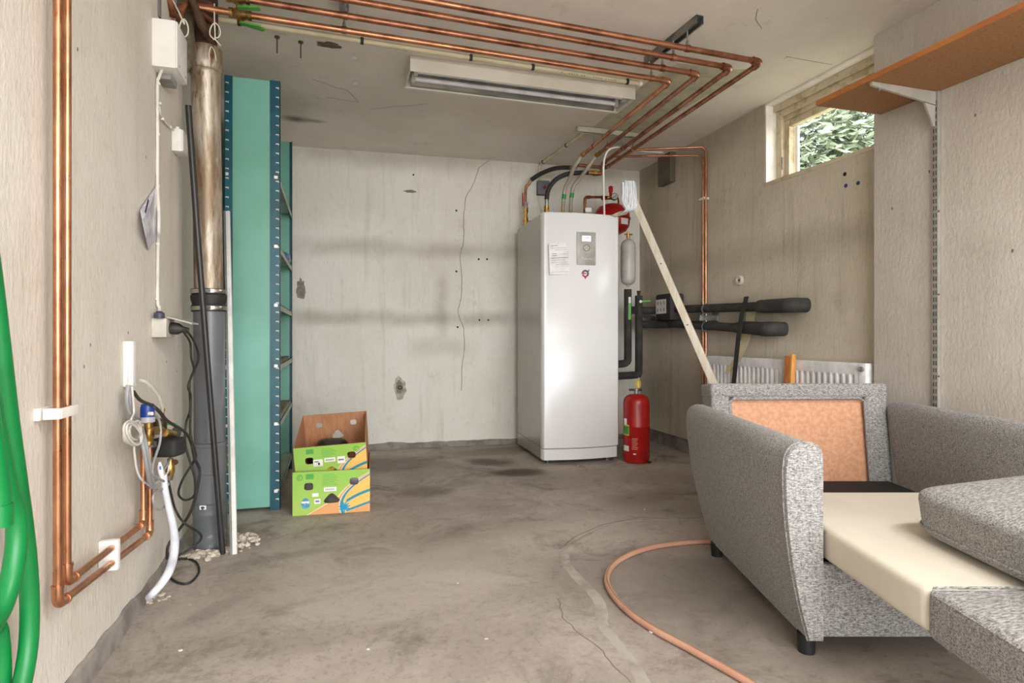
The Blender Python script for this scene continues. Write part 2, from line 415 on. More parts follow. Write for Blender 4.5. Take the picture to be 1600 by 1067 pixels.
MB().lathe([(.018, 0), (.018, .02), (.012, .02), (.012, .004), (0, .004)], onB(625, 605), BN, 12).build('pipe_stub', m_dark, wall_back)
patch(470, 452, .035, .085, onB, BN, BE, UP, 'broken_plaster', m_chip, wall_back, 9, .003)
patch(641, 299, .05, .012, onB, BN, BE, UP, 'broken_plaster', m_chip, wall_back, 10, .002)
patch(514, 70, .065, .03, lambda a, b: onZ(a, b, ZC), -UP, (1, 0, 0), (0, 1, 0), 'peeled_paint', M('bare_ceiling', (96, 84, 72), .95, c2=(120, 106, 92), sc=30), ceiling, 11, .003)
for (px, py) in ((1322, 290), (1341, 286)):
    MB().lathe([(.011, 0), (.011, .003), (.005, .003), (.005, .001), (0, .001)], RX(px, py), (-1, 0, 0), 12).build('wall_plug', M('blue_plug', (52, 74, 110), .5), wall_right)
MB().lathe([(.012, 0), (.009, .002), (0, .002)], RX(1320, 272), (-1, 0, 0), 9).build('drill_hole', m_dark, wall_right)
for (px, py) in ((1452, 268), (1394, 326), (1524, 180), (1582, 392)):
    patch(px, py, .004, .007, lambda a, b: onX(a, b, XP), (-1, 0, 0), (0, 1, 0), UP, 'chip', m_crack, pier, px, .001)
for (px, py) in ((141, 539), (131, 573), (200, 520), (228, 245), (121, 77), (260, 565), (276, 580)):
    patch(px, py, .0025, .005, LX, (1, 0, 0), (0, 1, 0), UP, 'chip', m_crack, wall_left, px, .001)
for pts_ in (((487, 124), (505, 129), (525, 137), (541, 140), (560, 159)), ((512, 152), (535, 156), (560, 160)), ((577, 171), (610, 167), (640, 165), (670, 162)), ((1185, 14), (1180, 30), (1190, 45)), ((1228, 88), (1260, 94), (1300, 101)), ((1225, 92), (1232, 88))):
    ribbon(dens([onZ(*q, ZC) for q in pts_], 3, .004, pts_[0][0]), .004, 0, -UP, .0006, 3).build('crack', M('ceiling_crack', (128, 118, 106), .95), ceiling)
# pale cement line across the floor, where a channel was filled
cl = [onZ(*q, 0) for q in ((1070, 812), (1010, 812), (960, 818), (915, 838), (885, 860), (885, 880), (900, 900), (925, 925), (938, 945), (942, 975), (965, 1005), (985, 1030), (1005, 1066), (1020, 1110))]
def smooth(pts, k):
    n = len(pts); out = []
    for i in range(n - 1):
        p0, p1, p2, p3 = pts[max(0, i - 1)], pts[i], pts[i + 1], pts[min(n - 1, i + 2)]
        for j in range(k):
            t = j / k; out.append(.5 * ((2 * p1) + (p2 - p0) * t + (2 * p0 - 5 * p1 + 4 * p2 - p3) * t * t + (3 * p1 - p0 - 3 * p2 + p3) * t ** 3))
    return out + [pts[-1]]
cs = smooth(cl, 5); ww = [.012 + .03 * min(1, max(0, (i - 12) / 10)) * (1.0 if i < 45 else .8) for i in range(len(cs))]
ribbon(cs, ww, 0, UP, .0012, 7).build('crack_filler', M('cement_filler', (172, 164, 155), .85, c2=(146, 137, 128), sc=10, lo=.4, hi=.68, bump=.4, bsc=80), floor)
fc = [onZ(*q, 0) for q in ((872, 935), (880, 965), (905, 990), (935, 1010), (960, 1040), (985, 1066))]
ribbon(dens(fc, 4, .004, 8), .004, 0, UP, .0006, 3).build('crack', M('floor_crack', (126, 117, 108), .95), floor)
fc = [onZ(*q, 0) for q in ((1160, 800), (1060, 812), (1000, 808), (940, 820), (900, 838), (873, 858))]
ribbon(dens(fc, 4, .005, 9), .005, 0, UP, .0006, 3).build('crack', M('floor_crack', (126, 117, 108), .95), floor)

# ------------------------------------------------------------------ window
m_frame = M('weathered_frame', (206, 194, 168), .7, c2=(168, 150, 118), sc=14, lo=.48, hi=.72, bump=.3, bsc=50, st=(1, 1, 1))
m_white = M('white_reveal', (236, 233, 228), .85, c2=(224, 219, 210), sc=6)
g = G('window_glass'); tr = g.t.nodes.new('ShaderNodeBsdfTransparent'); gl = g.t.nodes.new('ShaderNodeBsdfGlossy'); gl.inputs['Roughness'].default_value = .02
mx = g.t.nodes.new('ShaderNodeMixShader'); mx.inputs[0].default_value = .06
g.t.links.new(tr.outputs[0], mx.inputs[1]); g.t.links.new(gl.outputs[0], mx.inputs[2]); g.t.links.new(mx.outputs[0], g.t.nodes['Material Output'].inputs[0])
m_glass = g.m
win = bpy.data.objects.new('window_1', None); col.objects.link(win); win.location = (2.85, 2.85, ZW); LOC[win.name] = Vector(win.location); win['kind'] = 'structure'
win['label'] = 'narrow high window with beige wooden frame beside the pier'
ZT = 2.455
MB().bx(XR + .001, 2.83, YW1 - .012, YW1 - .001, ZW, ZC).build('reveal', m_white, win)
MB().bx(XR + .001, 2.86, YW0, YW1, ZT + .005, ZC - .001).build('lintel', m_white, win)
MB().bx(XR - .006, 2.95, YW0 - .01, YW1 - .001, ZW - .012, ZW + .012, .004).build('window_sill', m_frame, win)
def rail(nm, x0, x1, y0, y1, z0, z1, b=.004): return MB().bx(x0, x1, y0, y1, z0, z1, b).build(nm, m_frame, win)
rail('frame_jamb', 2.815, 2.93, YW1 - .06, YW1 - .012, ZW + .012, ZT - .05)
rail('frame_jamb', 2.815, 2.93, YW0, YW0 + .03, ZW + .012, ZT - .05)
rail('frame_head', 2.79, 2.93, YW0, YW1 - .012, ZT - .035, ZT + .005)
rail('frame_head', 2.81, 2.93, YW0, YW1 - .02, ZT - .075, ZT - .036)
rail('frame_head', 2.83, 2.93, YW0, YW1 - .04, ZT - .105, ZT - .076)
sash = rail('sash', 2.84, 2.885, YW1 - .10, YW1 - .062, ZW + .013, ZT - .106)
for a in ((2.84, 2.885, YW0 + .03, YW1 - .10, ZT - .15, ZT - .107), (2.84, 2.885, YW0 + .03, YW1 - .10, ZW + .013, ZW + .05), (2.84, 2.885, YW0 + .03, YW0 + .06, ZW + .05, ZT - .15)):
    rail('sash', *a)
MB().bx(2.886, 2.90, YW1 - .125, YW1 - .098, ZW + .05, ZT - .15).build('glazing_bead', m_white, win)
MB().bx(2.866, 2.870, YW0 + .04, YW1 - .09, ZW + .03, ZT - .13).build('pane', m_glass, win)
hk = MB(); q = Vector((2.812, YW1 - .07, ZW + .12))
hk.cyl(q - UP * .03, q + UP * .05, .005, 8); hk.tube([q + Vector((0, 0, -.01)), q + Vector((-.02, -.015, -.02)), q + Vector((-.02, -.03, .01))], .003, 6, 3)
hk.build('window_catch', M('old_metal', (150, 145, 138), .4, .8), win)

# a leafy tree outside that window, and the ground it grows from
m_leaf = None
g = G('leaves'); lf = g.mix(g.ramp(g.noise(g.pos, 2.5, 4), .35, .65), lin((96, 110, 86)), lin((134, 146, 116)))
m_leaf = g.done(lf, .7, 0, Transmission_Weight=0.0)
tree = thing('garden_tree', (7.2, 7.0, -.3), 'pale green leafy tree seen through the high window', 'tree')
rr = random.Random(5); lv = MB()
for k in range(34000):
    a, b = rr.uniform(0, 2 * math.pi), rr.uniform(-1, 1); r0 = rr.random() ** .5
    s_ = math.sqrt(1 - b * b); q = Vector((7.2 + 2.6 * r0 * s_ * math.cos(a), 7.0 + 2.6 * r0 * s_ * math.sin(a), 3.6 + 2.5 * r0 * b))
    if noise.noise(q * 1.1) < -.42: continue
    d1 = Vector((rr.uniform(-1, 1), rr.uniform(-1, 1), rr.uniform(-.6, .6))).normalized(); d2 = d1.orthogonal().normalized(); L = rr.uniform(.05, .10)
    vs_ = [lv.bm.verts.new(q + d1 * L * e + d2 * L * .38 * f_) for e, f_ in ((-1, 0), (0, -1), (1, 0), (0, 1))]; lv.bm.faces.new(vs_)
o = lv.build('crown', m_leaf, tree, kind='stuff')
MB().tube([Vector((7.2, 7.0, -.3)), Vector((7.25, 6.95, 1.5)), Vector((7.1, 7.1, 3.2))], [.16, .12, .06], 10, 4).build('trunk', M('bark', (92, 80, 66), .9, bump=.5), tree)
struct(MB().bx(-12, 20, -14, 20, -.4, -.3).build('ground', M('grass_ground', (120, 130, 96), .95, c2=(140, 136, 118), sc=2), loc=(0, 0, -.3)))
struct(MB().bx(-3, 5, -9, Y0 - .05, -.3, -.01).build('driveway', M('driveway', (168, 162, 154), .9), loc=(0, -5, -.01)))
# ------------------------------------------------------------------ shared materials
def copper(name, c, c2, rough=.32):
    g = G(name); v = g.obj
    cl = g.mix(g.ramp(g.noise(v, 7, 5, .6), .4, .68), lin(c), lin(c2))
    MATS[name] = g.done(cl, g.ramp(g.noise(v, 18, 3), .3, .7, rough - .06, rough + .12), 1.0); return MATS[name]
m_cop = copper('copper', (208, 152, 116), (172, 112, 82)); m_cop2 = copper('copper_tarnished', (182, 128, 100), (128, 82, 64), .38)
m_brass = M('brass', (206, 168, 92), .35, 1.0, c2=(150, 112, 58), sc=20)
m_steel = M('galvanised_steel', (176, 178, 178), .4, .9, c2=(140, 142, 142), sc=20)
m_blk = M('black_rubber', (34, 33, 32), .6, c2=(48, 46, 44), sc=20)
m_foam = M('black_foam_lagging', (50, 48, 46), .85, c2=(68, 65, 62), sc=9, bump=.3, bsc=120)
m_wp = M('white_plastic', (236, 234, 230), .4, c2=(224, 222, 216), sc=6)
m_wc = M('white_cable', (226, 222, 214), .5); m_gc = M('grey_cable', (158, 158, 160), .5)
m_cream = M('cream_conduit', (214, 204, 172), .5, c2=(198, 188, 154), sc=6)
m_red = M('red_enamel', (176, 24, 22), .3, c2=(150, 18, 18), sc=5)
m_green = M('green_plastic', (30, 140, 62), .4)
m_paper = M('paper', (238, 236, 236), .8); m_ink = M('ink', (90, 90, 96), .8); m_ink2 = M('pale_ink', (176, 176, 184), .8)
m_tie = M('cable_tie', (226, 220, 206), .5)

# ------------------------------------------------------------------ heat pump
P0 = at(848, 720, 4.36); P0.z = 0
eD = Vector((.0459, .9989, 0)).normalized(); eW = Vector((eD.y, -eD.x, 0))
def pp(w, d, z): return P0 + eW * w + eD * d + UP * z
def pf(px, py, off=0.0): return onPl(px, py, P0 - eD * off, -eD)
PW, PD, PH = .605, .74, 1.855
m_pw = M('white_enamel', (232, 232, 233), .22, c2=(229, 229, 230), sc=2)
m_ps = M('grey_side_panel', (176, 172, 166), .25, .5, c2=(170, 166, 160), sc=2)
pump = thing('heat_pump', pp(PW / 2, PD / 2, 0), 'tall white heat pump cabinet with grey control panel against the back wall', 'heat pump')
b = MB(); b.slab([pp(.004, .05, .125), pp(PW - .004, .05, .125), pp(PW - .004, PD, .125), pp(.004, PD, .125)], (0, 0, PH - .128)); b.build('body', m_ps, pump)
prof = [(0.0, .055), (0.0, .012), (.012, -.004), (.048, -.012)] + [(.048 + (PW - .096) * k / 10, -.012 - .022 * math.sin(math.pi * k / 10)) for k in range(1, 10)] + [(PW - .048, -.012), (PW - .012, -.004), (PW, .012), (PW, .055)]
door = MB().sweep([[pp(w, d, z) for w, d in [(PW / 2 + (w - PW / 2) * s_, d + q) for w, d in prof]] for z, s_, q in ((.117, .992, .006), (.124, 1, 0), (PH - .008, 1, 0), (PH, .992, .006))]).build('front_door', m_pw, pump)
pl = MB().sweep([[pp(PW / 2 + (w - PW / 2) * .985, d + .012, z) for w, d in prof] for z in (.032, .112)]); pl.build('plinth', m_pw, pump)
MB().slab([pp(.004, .07, .032), pp(PW - .004, .07, .032), pp(PW - .004, PD, .032), pp(.004, PD, .032)], (0, 0, .09)).build('plinth_side', m_ps, pump)
for w, d in ((.06, .07), (PW - .07, .07), (.06, PD - .07), (PW - .07, PD - .07)):
    MB().lathe([(.022, 0), (.022, .006), (.008, .01), (.008, .034)], pp(w, d, 0), UP, 12).build('foot', m_steel, pump)
q0 = pf(901, 362, .034); q1 = pf(930.5, 414.5, .034)
cpw = (q1 - q0).dot(eW); cph = q0.z - q1.z; cpc = (q0 + q1) / 2
m_cp = M('control_panel_grey', (172, 170, 163), .45, .1)
cpn = MB().box(cpc, (cpw, .014, cph), .004, eW, eD).build('control_panel', m_cp, pump, label='grey control panel with small display and round keypad')
def onp(fx, fy, off=.0075): return cpc + eW * (fx - .5) * cpw + UP * (.5 - fy) * cph - eD * off
g = G('lcd_screen'); MATS['lcd'] = g.done(lin((206, 206, 236)), .3, 0, Emission_Color=lin((200, 202, 240)), Emission_Strength=.55)
MB().box(onp(.5, .2), (cpw * .46, .002, cph * .17), .0006, eW, eD).build('screen', MATS['lcd'], cpn)
for fx, fy, w in ((.40, .185, .08), (.52, .19, .1), (.64, .185, .06), (.55, .165, .2), (.36, .22, .04)):
    MB().box(onp(fx, fy, .009), (cpw * w, .0008, .0035), 0, eW, eD).build('screen_text', M('lcd_ink', (120, 124, 190), .5), cpn)
MB().tube([onp(.5, .48, .008) + (eW * math.cos(a) + UP * math.sin(a)) * .024 for a in [2 * math.pi * k / 28 for k in range(28)]], .0017, 6, 0, True).build('dial_ring', M('dial_dark', (92, 90, 86), .4), cpn)
for a in range(4):
    e = eW * math.cos(a * math.pi / 2) + UP * math.sin(a * math.pi / 2); f_ = UP.cross(e) if False else (eW * -math.sin(a * math.pi / 2) + UP * math.cos(a * math.pi / 2))
    c0 = onp(.5, .48, .0078); MB().slab([c0 + e * .018, c0 + e * .011 + f_ * .005, c0 + e * .011 - f_ * .005], -eD * .0008).build('arrow_key', M('arrow_white', (226, 224, 216), .5), cpn)
MB().box(onp(.47, .69), (.004, .001, .004), 0, eW, eD).build('indicator_lamp', M('dial_dark', (92, 90, 86), .4), cpn)
text_mesh('Thermia', .026, onp(.5, .845, .0076), eW, UP, 'brand_lettering', M('silver_lettering', (214, 213, 208), .4), cpn)
# round arrow emblem: blue above, red below
ec = pf(914.5, 427.5, .033); em = []
def arc(r0, r1, a0, a1, n=14):
    return [(r0 * math.cos(a), r0 * math.sin(a)) for a in [a0 + (a1 - a0) * k / n for k in range(n + 1)]] + [(r1 * math.cos(a), r1 * math.sin(a)) for a in [a1 + (a0 - a1) * k / n for k in range(n + 1)]]
m_eb, m_er = M('emblem_blue', (62, 62, 106), .4), M('emblem_red', (186, 42, 62), .4)
emb = tag(MB().prism(arc(.0148, .028, math.radians(-60), math.radians(165)), ec, eW, UP, .001).build('emblem_sticker', m_eb, loc=ec), 'small round arrow sticker, blue above and red below, on the white cabinet door', 'sticker')
MB().prism([(.016, .018), (.03, .016), (.031, .036)], ec - eD * .0002, eW, UP, .001).build('arrow_head', m_eb, emb)
MB().prism(arc(.0148, .028, math.radians(195), math.radians(298)), ec, eW, UP, .001).build('red_arc', m_er, emb)
MB().prism([(-.012, -.022), (.012, -.022), (0, -.043)], ec - eD * .0003, eW, UP, .001).build('red_tip', m_er, emb)
MB().prism([(-.038, .002), (-.02, .008), (.012, .004), (.012, -.002), (-.02, -.004)], ec - eD * .0004, eW, UP, .001).build('thermometer_bar', m_er, emb)
# sheet of paper on the door
a0, a1, a2, a3 = [pf(*q, .031) for q in ((857, 381), (888, 379), (890, 428), (859, 429))]
note = tag(MB().slab([a3, a2, a1, a0], -eD * .0015).build('paper_note', m_paper), 'printed white sheet of paper fixed to the white cabinet door', 'paper')
def sheet(fx, fy): return a0.lerp(a1, fx).lerp(a3.lerp(a2, fx), fy) - eD * .0018
for fy, x0, x1, mt in ((.08, .1, .45, m_ink), (.08, .9, .94, m_ink), (.16, .08, .9, m_ink2), (.22, .3, .92, m_ink2), (.34, .16, .38, m_ink), (.36, .5, .9, m_ink2), (.4, .16, .4, m_ink), (.48, .08, .95, m_ink), (.55, .1, .8, m_ink2), (.62, .1, .9, m_ink2), (.68, .35, .92, m_ink2), (.93, .08, .95, m_ink2)):
    p_, q_ = sheet(x0, fy), sheet(x1, fy); MB().slab([p_, q_, q_ + UP * .0032, p_ + UP * .0032], -eD * .0003).build('printed_line', mt, note)

# ------------------------------------------------------------------ armchair bed
g = G('grey_weave'); v = g.obj
n1 = g.noise(g.scale(v, (60, 190, 420)), 1.0, 3, .7); n2 = g.noise(g.scale(v, (420, 420, 46)), 1.0, 3, .7); n3 = g.noise(g.scale(v, (46, 420, 300)), 1.0, 2, .6)
mx_ = g.f('ADD', g.f('MULTIPLY', n1, .5), g.f('ADD', g.f('MULTIPLY', n2, .22), g.f('MULTIPLY', n3, .28)))
cl = g.mix(g.ramp(mx_, .38, .62), lin((84, 81, 80)), lin((174, 172, 170)))
g.bump(mx_, .5, .004); m_fab = g.done(cl, .95, 0, Specular_IOR_Level=.1, Sheen_Weight=.15)
m_bc = M('black_lining', (20, 19, 19), .9); m_mat = M('cream_mattress', (214, 207, 194), .75, c2=(208, 200, 185), sc=3, bump=.06, bsc=90)
m_hb = M('hardboard', (204, 154, 122), .75, c2=(188, 136, 102), sc=60, lo=.35, hi=.65)
chair = thing('armchair_bed', C(1.32, 2.2, 0), 'grey woven armchair bed folded out, its bare backrest showing orange hardboard', 'armchair')
aprof = [(.872, .05), (.843, .16), (.82, .28), (.806, .39), (.800, .48), (.799, .56), (.806, .60), (.822, .624), (.845, .634), (.878, .633), (.90, .624), (.912, .604), (.915, .57), (.915, .40), (.915, .22), (.915, .05)]
def arm(mir, zs=1.0):
    rings = []
    cx, cz = .86, .36
    for d, k, lean in ((1.742, .93, 0), (1.747, .975, 0), (1.757, 1.0, 0), (2.1, 1.0, .3), (2.45, 1, .7), (2.735, 1.0, 1), (2.75, .97, 1), (2.755, .9, 1)):
        r = []
        for (X, z) in aprof:
            X2, z2 = cx + (X - cx) * k, cz + (z - cz) * (1 - (1 - k) * .35)
            dd = d - lean * .14 * max(0, (.62 - z2) / .57)
            r.append(C(2.64 - X2 if mir else X2, dd, z2 * zs))
        rings.append(r)
    return MB().sweep(rings)
al = arm(False).build('armrest', m_fab, chair); ar = arm(True, 1.02).build('armrest', m_fab, chair)
for mir, par in ((False, al), (True, ar)):
    MB().tube([C(2.64 - X if mir else X, 1.756, z * (1.02 if mir else 1)) for X, z in aprof], .0028, 6, 2).build('seam', m_fab, par)
# backrest: padded frame around a recessed hardboard panel, leaning back
bt = Vector(C(0, 2.775, .727) - C(0, 2.72, .25)).normalized(); bo = C(0, 2.72, .25); bn = RT.cross(bt)
BLn = (C(0, 2.775, .727) - C(0, 2.72, .25)).length
def bk(X, v_, n_=0.0): return bo + RT * X + bt * v_ + (FW - bt * FW.dot(bt)).normalized() * n_
def bbox(x0, x1, v0, v1, n0, n1, bev): return MB().box(bk((x0 + x1) / 2, (v0 + v1) / 2, (n0 + n1) / 2), (x1 - x0, v1 - v0, n1 - n0), bev, RT, bt, 3)
bbox(.928, 1.014, 0, BLn - .05, 0, .15, .018).build('backrest_side', m_fab, chair)
bbox(1.645, 1.748, 0, BLn - .05, 0, .15, .018).build('backrest_side', m_fab, chair)
bbox(.926, 1.75, BLn - .065, BLn, -.002, .15, .016).build('backrest_top', m_fab, chair)
MB().tube([bk(1.014, 0, .004), bk(1.014, BLn - .085, .004), bk(1.03, BLn - .07, .004), bk(1.613, BLn - .068, .004), bk(1.641, BLn - .085, .004), bk(1.645, 0, .004)], .008, 8, 0).build('piping', m_fab, chair)
bbox(1.0, 1.655, -.05, BLn - .06, .028, .036, 0).build('hardboard_panel', m_hb, chair)
bbox(.95, 1.70, -.1, BLn - .05, .12, .15, .005).build('backrest_rear', m_bc, chair)
MB().box(C(1.32, 2.27, .27), (.80, .90, .03), .003, RT, FW).build('seat_deck', m_bc, chair)
MB().box(C(1.32, 1.775, .165), (.808, .03, .215), .006, RT, FW).build('front_panel', m_fab, chair)
for X, d in ((.885, 1.79), (.885, 2.57), (1.755, 1.79), (1.755, 2.57)):
    MB().lathe([(.024, 0), (.027, .056)], C(X, d, 0), UP, 16).build('foot', M('black_foot', (22, 22, 22), .5), chair)
MB().box(C(1.318, 1.745, .334), (.788, .83, .10), .022, RT, FW, 4).build('mattress_section', m_mat, chair, label='bare cream foam mattress section')
MB().box(C(1.318, .945, .332), (.792, .765, .112), .024, RT, FW, 4).build('mattress_section', m_fab, chair, label='grey covered mattress section')
MB().tube([C(.926, .6, .378), C(.926, 1.312, .378), C(.94, 1.325, .388), C(1.7, 1.325, .388)], .0035, 6).build('seam', m_fab, chair)
for X in (.99, 1.64):
    MB().tube([C(X, 1.72, .262), C(X, 1.0, .262), C(X, .7, .262), C(X, .66, .25), C(X, .64, .02)], .012, 8).build('support_leg', m_steel, chair)
MB().cyl(C(.955, 1.30, .262), C(.99, 1.30, .262), .008, 8).build('hinge', m_steel, chair)
cu = thing('cushion', C(1.45, 1.4, .388), 'large loose grey seat cushion lying on the folded-out armchair mattress', 'cushion')
ex_ = (RT * .985 + UP * .12).normalized(); ey_ = FW; ez_ = ex_.cross(ey_)
MB().puff(C(1.415, 1.32, .49), ex_, ey_, ez_, .287, .38, .071, 34, .28, .2, .014, 3).build('cover', m_fab, cu)
MB().tube([C(1.415, 1.32, .49) + ex_ * .289 * math.copysign(abs(math.cos(a)) ** .2, math.cos(a)) + ey_ * .382 * math.copysign(abs(math.sin(a)) ** .2, math.sin(a)) - ez_ * .035 for a in [2 * math.pi * k / 60 for k in range(60)]], .004, 6, 0, True).build('piping', m_fab, cu)

# ------------------------------------------------------------------ metal shelving by the left wall
SX0, SX1, SY0, SY1, SZ = -.545, -.268, 3.47, 4.54, 2.335
m_mint = M('mint_steel', (112, 168, 148), .45, c2=(120, 180, 164), sc=2.5, lo=.35, hi=.7)
g = G('mint_scratched'); mm = g.mix(g.ramp(g.noise(g.pos, 1.2, 4), .35, .7), lin((104, 162, 142)), lin((122, 184, 168)))
zz = g.xyz(g.pos)[2]
sc_ = g.f('MULTIPLY', g.ramp(g.noise(g.scale(g.pos, (9, 9, 60)), 1.0, 5, .75), .66, .7), g.ramp(zz, .1, 1.3, .9, .0))
mm = g.mix(sc_, mm, lin((66, 96, 88))); mm = g.mix(g.ramp(g.noise(g.pos, 11, 3), .74, .77), mm, lin((150, 128, 70)))
m_mintp = g.done(mm, .45)
m_teal = M('teal_steel', (10, 84, 98), .4, c2=(6, 66, 80), sc=4)
m_slot = M('slot_bright', (206, 208, 200), .6)
shelf = thing('shelving_unit', ((SX0 + SX1) / 2, (SY0 + SY1) / 2, 0), 'tall mint green metal shelving with dark teal posts by the left wall', 'shelving')
def post(x0, x1, y, s):                                 # angle profile: one leaf faces out, one runs along the shelf
    m = MB(); m.bx(x0, x1, y, y + .002 * s, 0, SZ)
    xe = x1 if abs(x1 - SX1) < .01 else x0
    m.bx(xe - .002 if xe == x1 else xe, xe if xe == x1 else xe + .002, y, y + .04 * s, 0, SZ)
    return m.build('post', m_teal, shelf)
posts = [post(SX1 - .052, SX1, SY0, 1), post(SX0, SX0 + .04, SY0, 1), post(SX1 - .04, SX1, SY1, -1), post(SX0, SX0 + .04, SY1, -1)]
def slots(xc, y, par, pitch=.0508, w=.016):
    m = MB()
    for k in range(1, 46):
        z = k * pitch + .01
        if z > SZ - .02: break
        m.bx(xc - w / 2, xc + w / 2, y - .0012, y - .0002, z - .003, z + .003); m.bx(xc + w / 2 - .004, xc + w / 2, y - .0012, y - .0002, z - .007, z - .002)
    return m.build('slots', m_slot, par, kind='stuff')
slots(SX1 - .014, SY0, posts[0]); slots(SX0 + .013, SY0, posts[1])
m = MB()
for k in range(1, 46):
    z = k * .0508 + .01
    if z > SZ - .02: break
    m.bx(SX1, SX1 + .001, SY1 - .03, SY1 - .014, z - .003, z + .003)
m.build('slots', m_slot, posts[2], kind='stuff')
MB().bx(SX0 + .02, SX1 - .05, SY0 + .003, SY0 + .008, .02, SZ - .004).build('end_panel', m_mintp, shelf)
MB().bx(SX0 + .01, SX1 - .02, SY1 - .012, SY1 - .005, .02, SZ - .004).build('end_panel', m_mintp, shelf)
MB().bx(SX0 + .002, SX0 + .008, SY0 + .01, SY1 - .01, .02, SZ - .004).build('rear_panel', m_mint, shelf)
m_shv = M('shelf_board', (176, 186, 170), .55, c2=(160, 168, 150), sc=6)
for k, z in enumerate((.11, .475, .79, 1.12, 1.44, 1.815)):
    s_ = MB(); s_.bx(SX0 + .01, SX1 - .003, SY0 + .01, SY1 - .01, z - .002, z + .002); s_.bx(SX1 - .006, SX1 - .003, SY0 + .01, SY1 - .01, z - .032, z + .002); s_.bx(SX0 + .01, SX0 + .013, SY0 + .01, SY1 - .01, z - .032, z + .002)
    so = s_.build('shelf', m_shv, shelf)
    MB().bx(SX1 - .03, SX1 - .012, SY0 - .004, SY0 - .0005, z - .014, z + .002).build('shelf_clip', M('clip_zinc', (226, 226, 220), .4, .3), so)
    if k: MB().bx(SX0 + .006, SX0 + .02, SY0 - .004, SY0 - .0005, z - .014, z + .002).build('shelf_clip', M('clip_zinc', (226, 226, 220), .4, .3), so)
MB().slab([Vector((-.30, 3.56, z_)) for z_ in (0,)] and [Vector((-.5, 3.6, .793)), Vector((-.29, 3.6, .793)), Vector((-.285, 4.45, .793)), Vector((-.5, 4.45, .793))], (0, 0, .012)).build('board_offcut', M('old_board', (136, 116, 104), .9, c2=(104, 92, 84), sc=12))
tag(bpy.data.objects['board_offcut'], 'worn brown board lying on a lower shelf of the green shelving', 'board')
o = MB().slab([Vector((-.5, 3.6, .478)), Vector((-.285, 3.6, .478)), Vector((-.28, 4.48, .478)), Vector((-.5, 4.48, .478))], (0, 0, .016)).build('wooden_plank', M('old_plank', (150, 136, 118), .9, c2=(112, 96, 86), sc=8, st=(12, 1, 12)))
tag(o, 'weathered grey wooden plank on the shelf beside the cardboard boxes', 'plank')
q = onX(446, 383, -.30)
o = MB().puff(Vector((-.36, q.y, 1.475)), (1, 0, 0), (0, 1, 0), UP, .09, .16, .03, 12, .6, .6, .25, 2).build('plastic_bag', M('blue_plastic', (70, 104, 150), .4, c2=(120, 150, 190), sc=20))
tag(o, 'crumpled blue plastic bag on an upper shelf of the green shelving', 'bag')

# ------------------------------------------------------------------ banana boxes
g = G('printed_cardboard'); uvn = g.t.nodes.new('ShaderNodeUVMap'); u, v_, _ = g.xyz(uvn.outputs[0])
f_ = g.f('ADD', .613, g.f('MULTIPLY', .755, g.f('POWER', g.f('SUBTRACT', v_, .17), 2.0)))
du = g.f('SUBTRACT', u, f_)
def lt(a, b): return g.f('LESS_THAN', a, b)
def gt(a, b): return g.f('GREATER_THAN', a, b)
def AND(*a):
    r = a[0]
    for q in a[1:]: r = g.f('MULTIPLY', r, q)
    return r
wr_ = g.noise(g.obj, 30, 4)
green = g.mix(g.ramp(v_, 0, 1), lin((166, 196, 92)), lin((146, 192, 82)))
orange, yellow, blue, wht = lin((222, 160, 104)), lin((240, 190, 98)), lin((34, 140, 168)), lin((236, 226, 196))
c_ = green
c_ = g.mix(AND(gt(u, g.f('MINIMUM', g.f('ADD', .175, g.f('MULTIPLY', 1.03, v_)), g.f('SUBTRACT', f_, .067))), lt(du, 0.0)), c_, wht)
c_ = g.mix(AND(gt(u, g.f('MINIMUM', g.f('ADD', .19, g.f('MULTIPLY', 1.05, v_)), g.f('SUBTRACT', f_, .055))), lt(du, 0.0)), c_, orange)
c_ = g.mix(gt(du, -.02), c_, wht); c_ = g.mix(gt(du, -.008), c_, blue); c_ = g.mix(gt(du, .028), c_, yellow)
l2 = g.f('SUBTRACT', v_, g.f('ADD', .52, g.f('MULTIPLY', g.f('SUBTRACT', u, .99), .75)))
l2 = g.f('ADD', l2, g.f('MULTIPLY', .9, g.f('POWER', g.f('SUBTRACT', u, .84), 2.0)))
c_ = g.mix(AND(lt(g.f('ABSOLUTE', l2), .035), gt(u, .69)), c_, blue)
l3 = g.f('SUBTRACT', v_, g.f('ADD', .06, g.f('MULTIPLY', g.f('SUBTRACT', u, .70), .55)))
c_ = g.mix(AND(lt(l3, 0.0), gt(u, .70)), c_, orange); c_ = g.mix(AND(lt(g.f('ABSOLUTE', l3), .026), gt(u, .69)), c_, blue)
an = g.f('ARCTAN2', g.f('SUBTRACT', v_, .14), g.f('MULTIPLY', 1.7, g.f('SUBTRACT', u, .665)))
rd = g.f('SQRT', g.f('ADD', g.f('POWER', g.f('SUBTRACT', v_, .14), 2.0), g.f('POWER', g.f('MULTIPLY', 1.7, g.f('SUBTRACT', u, .665)), 2.0)))
c_ = g.mix(lt(rd, g.f('ADD', .10, g.f('MULTIPLY', .035, g.f('SINE', g.f('MULTIPLY', an, 11.0))))), c_, lin((18, 146, 186)))
c_ = g.mix(g.f('MULTIPLY', g.ramp(wr_, .6, .75), .25), c_, lin((190, 160, 120)))
m_print = g.done(c_, .7)
g = G('cardboard'); cb = g.mix(g.ramp(g.noise(g.scale(g.obj, (60, 60, 4)), 1.0, 3), .35, .7), lin((186, 134, 98)), lin((170, 118, 82)))
m_card = g.done(cb, .85)
m_prk = M('green_print', (84, 168, 74), .7); m_stk = M('sticker_white', (240, 238, 232), .5)
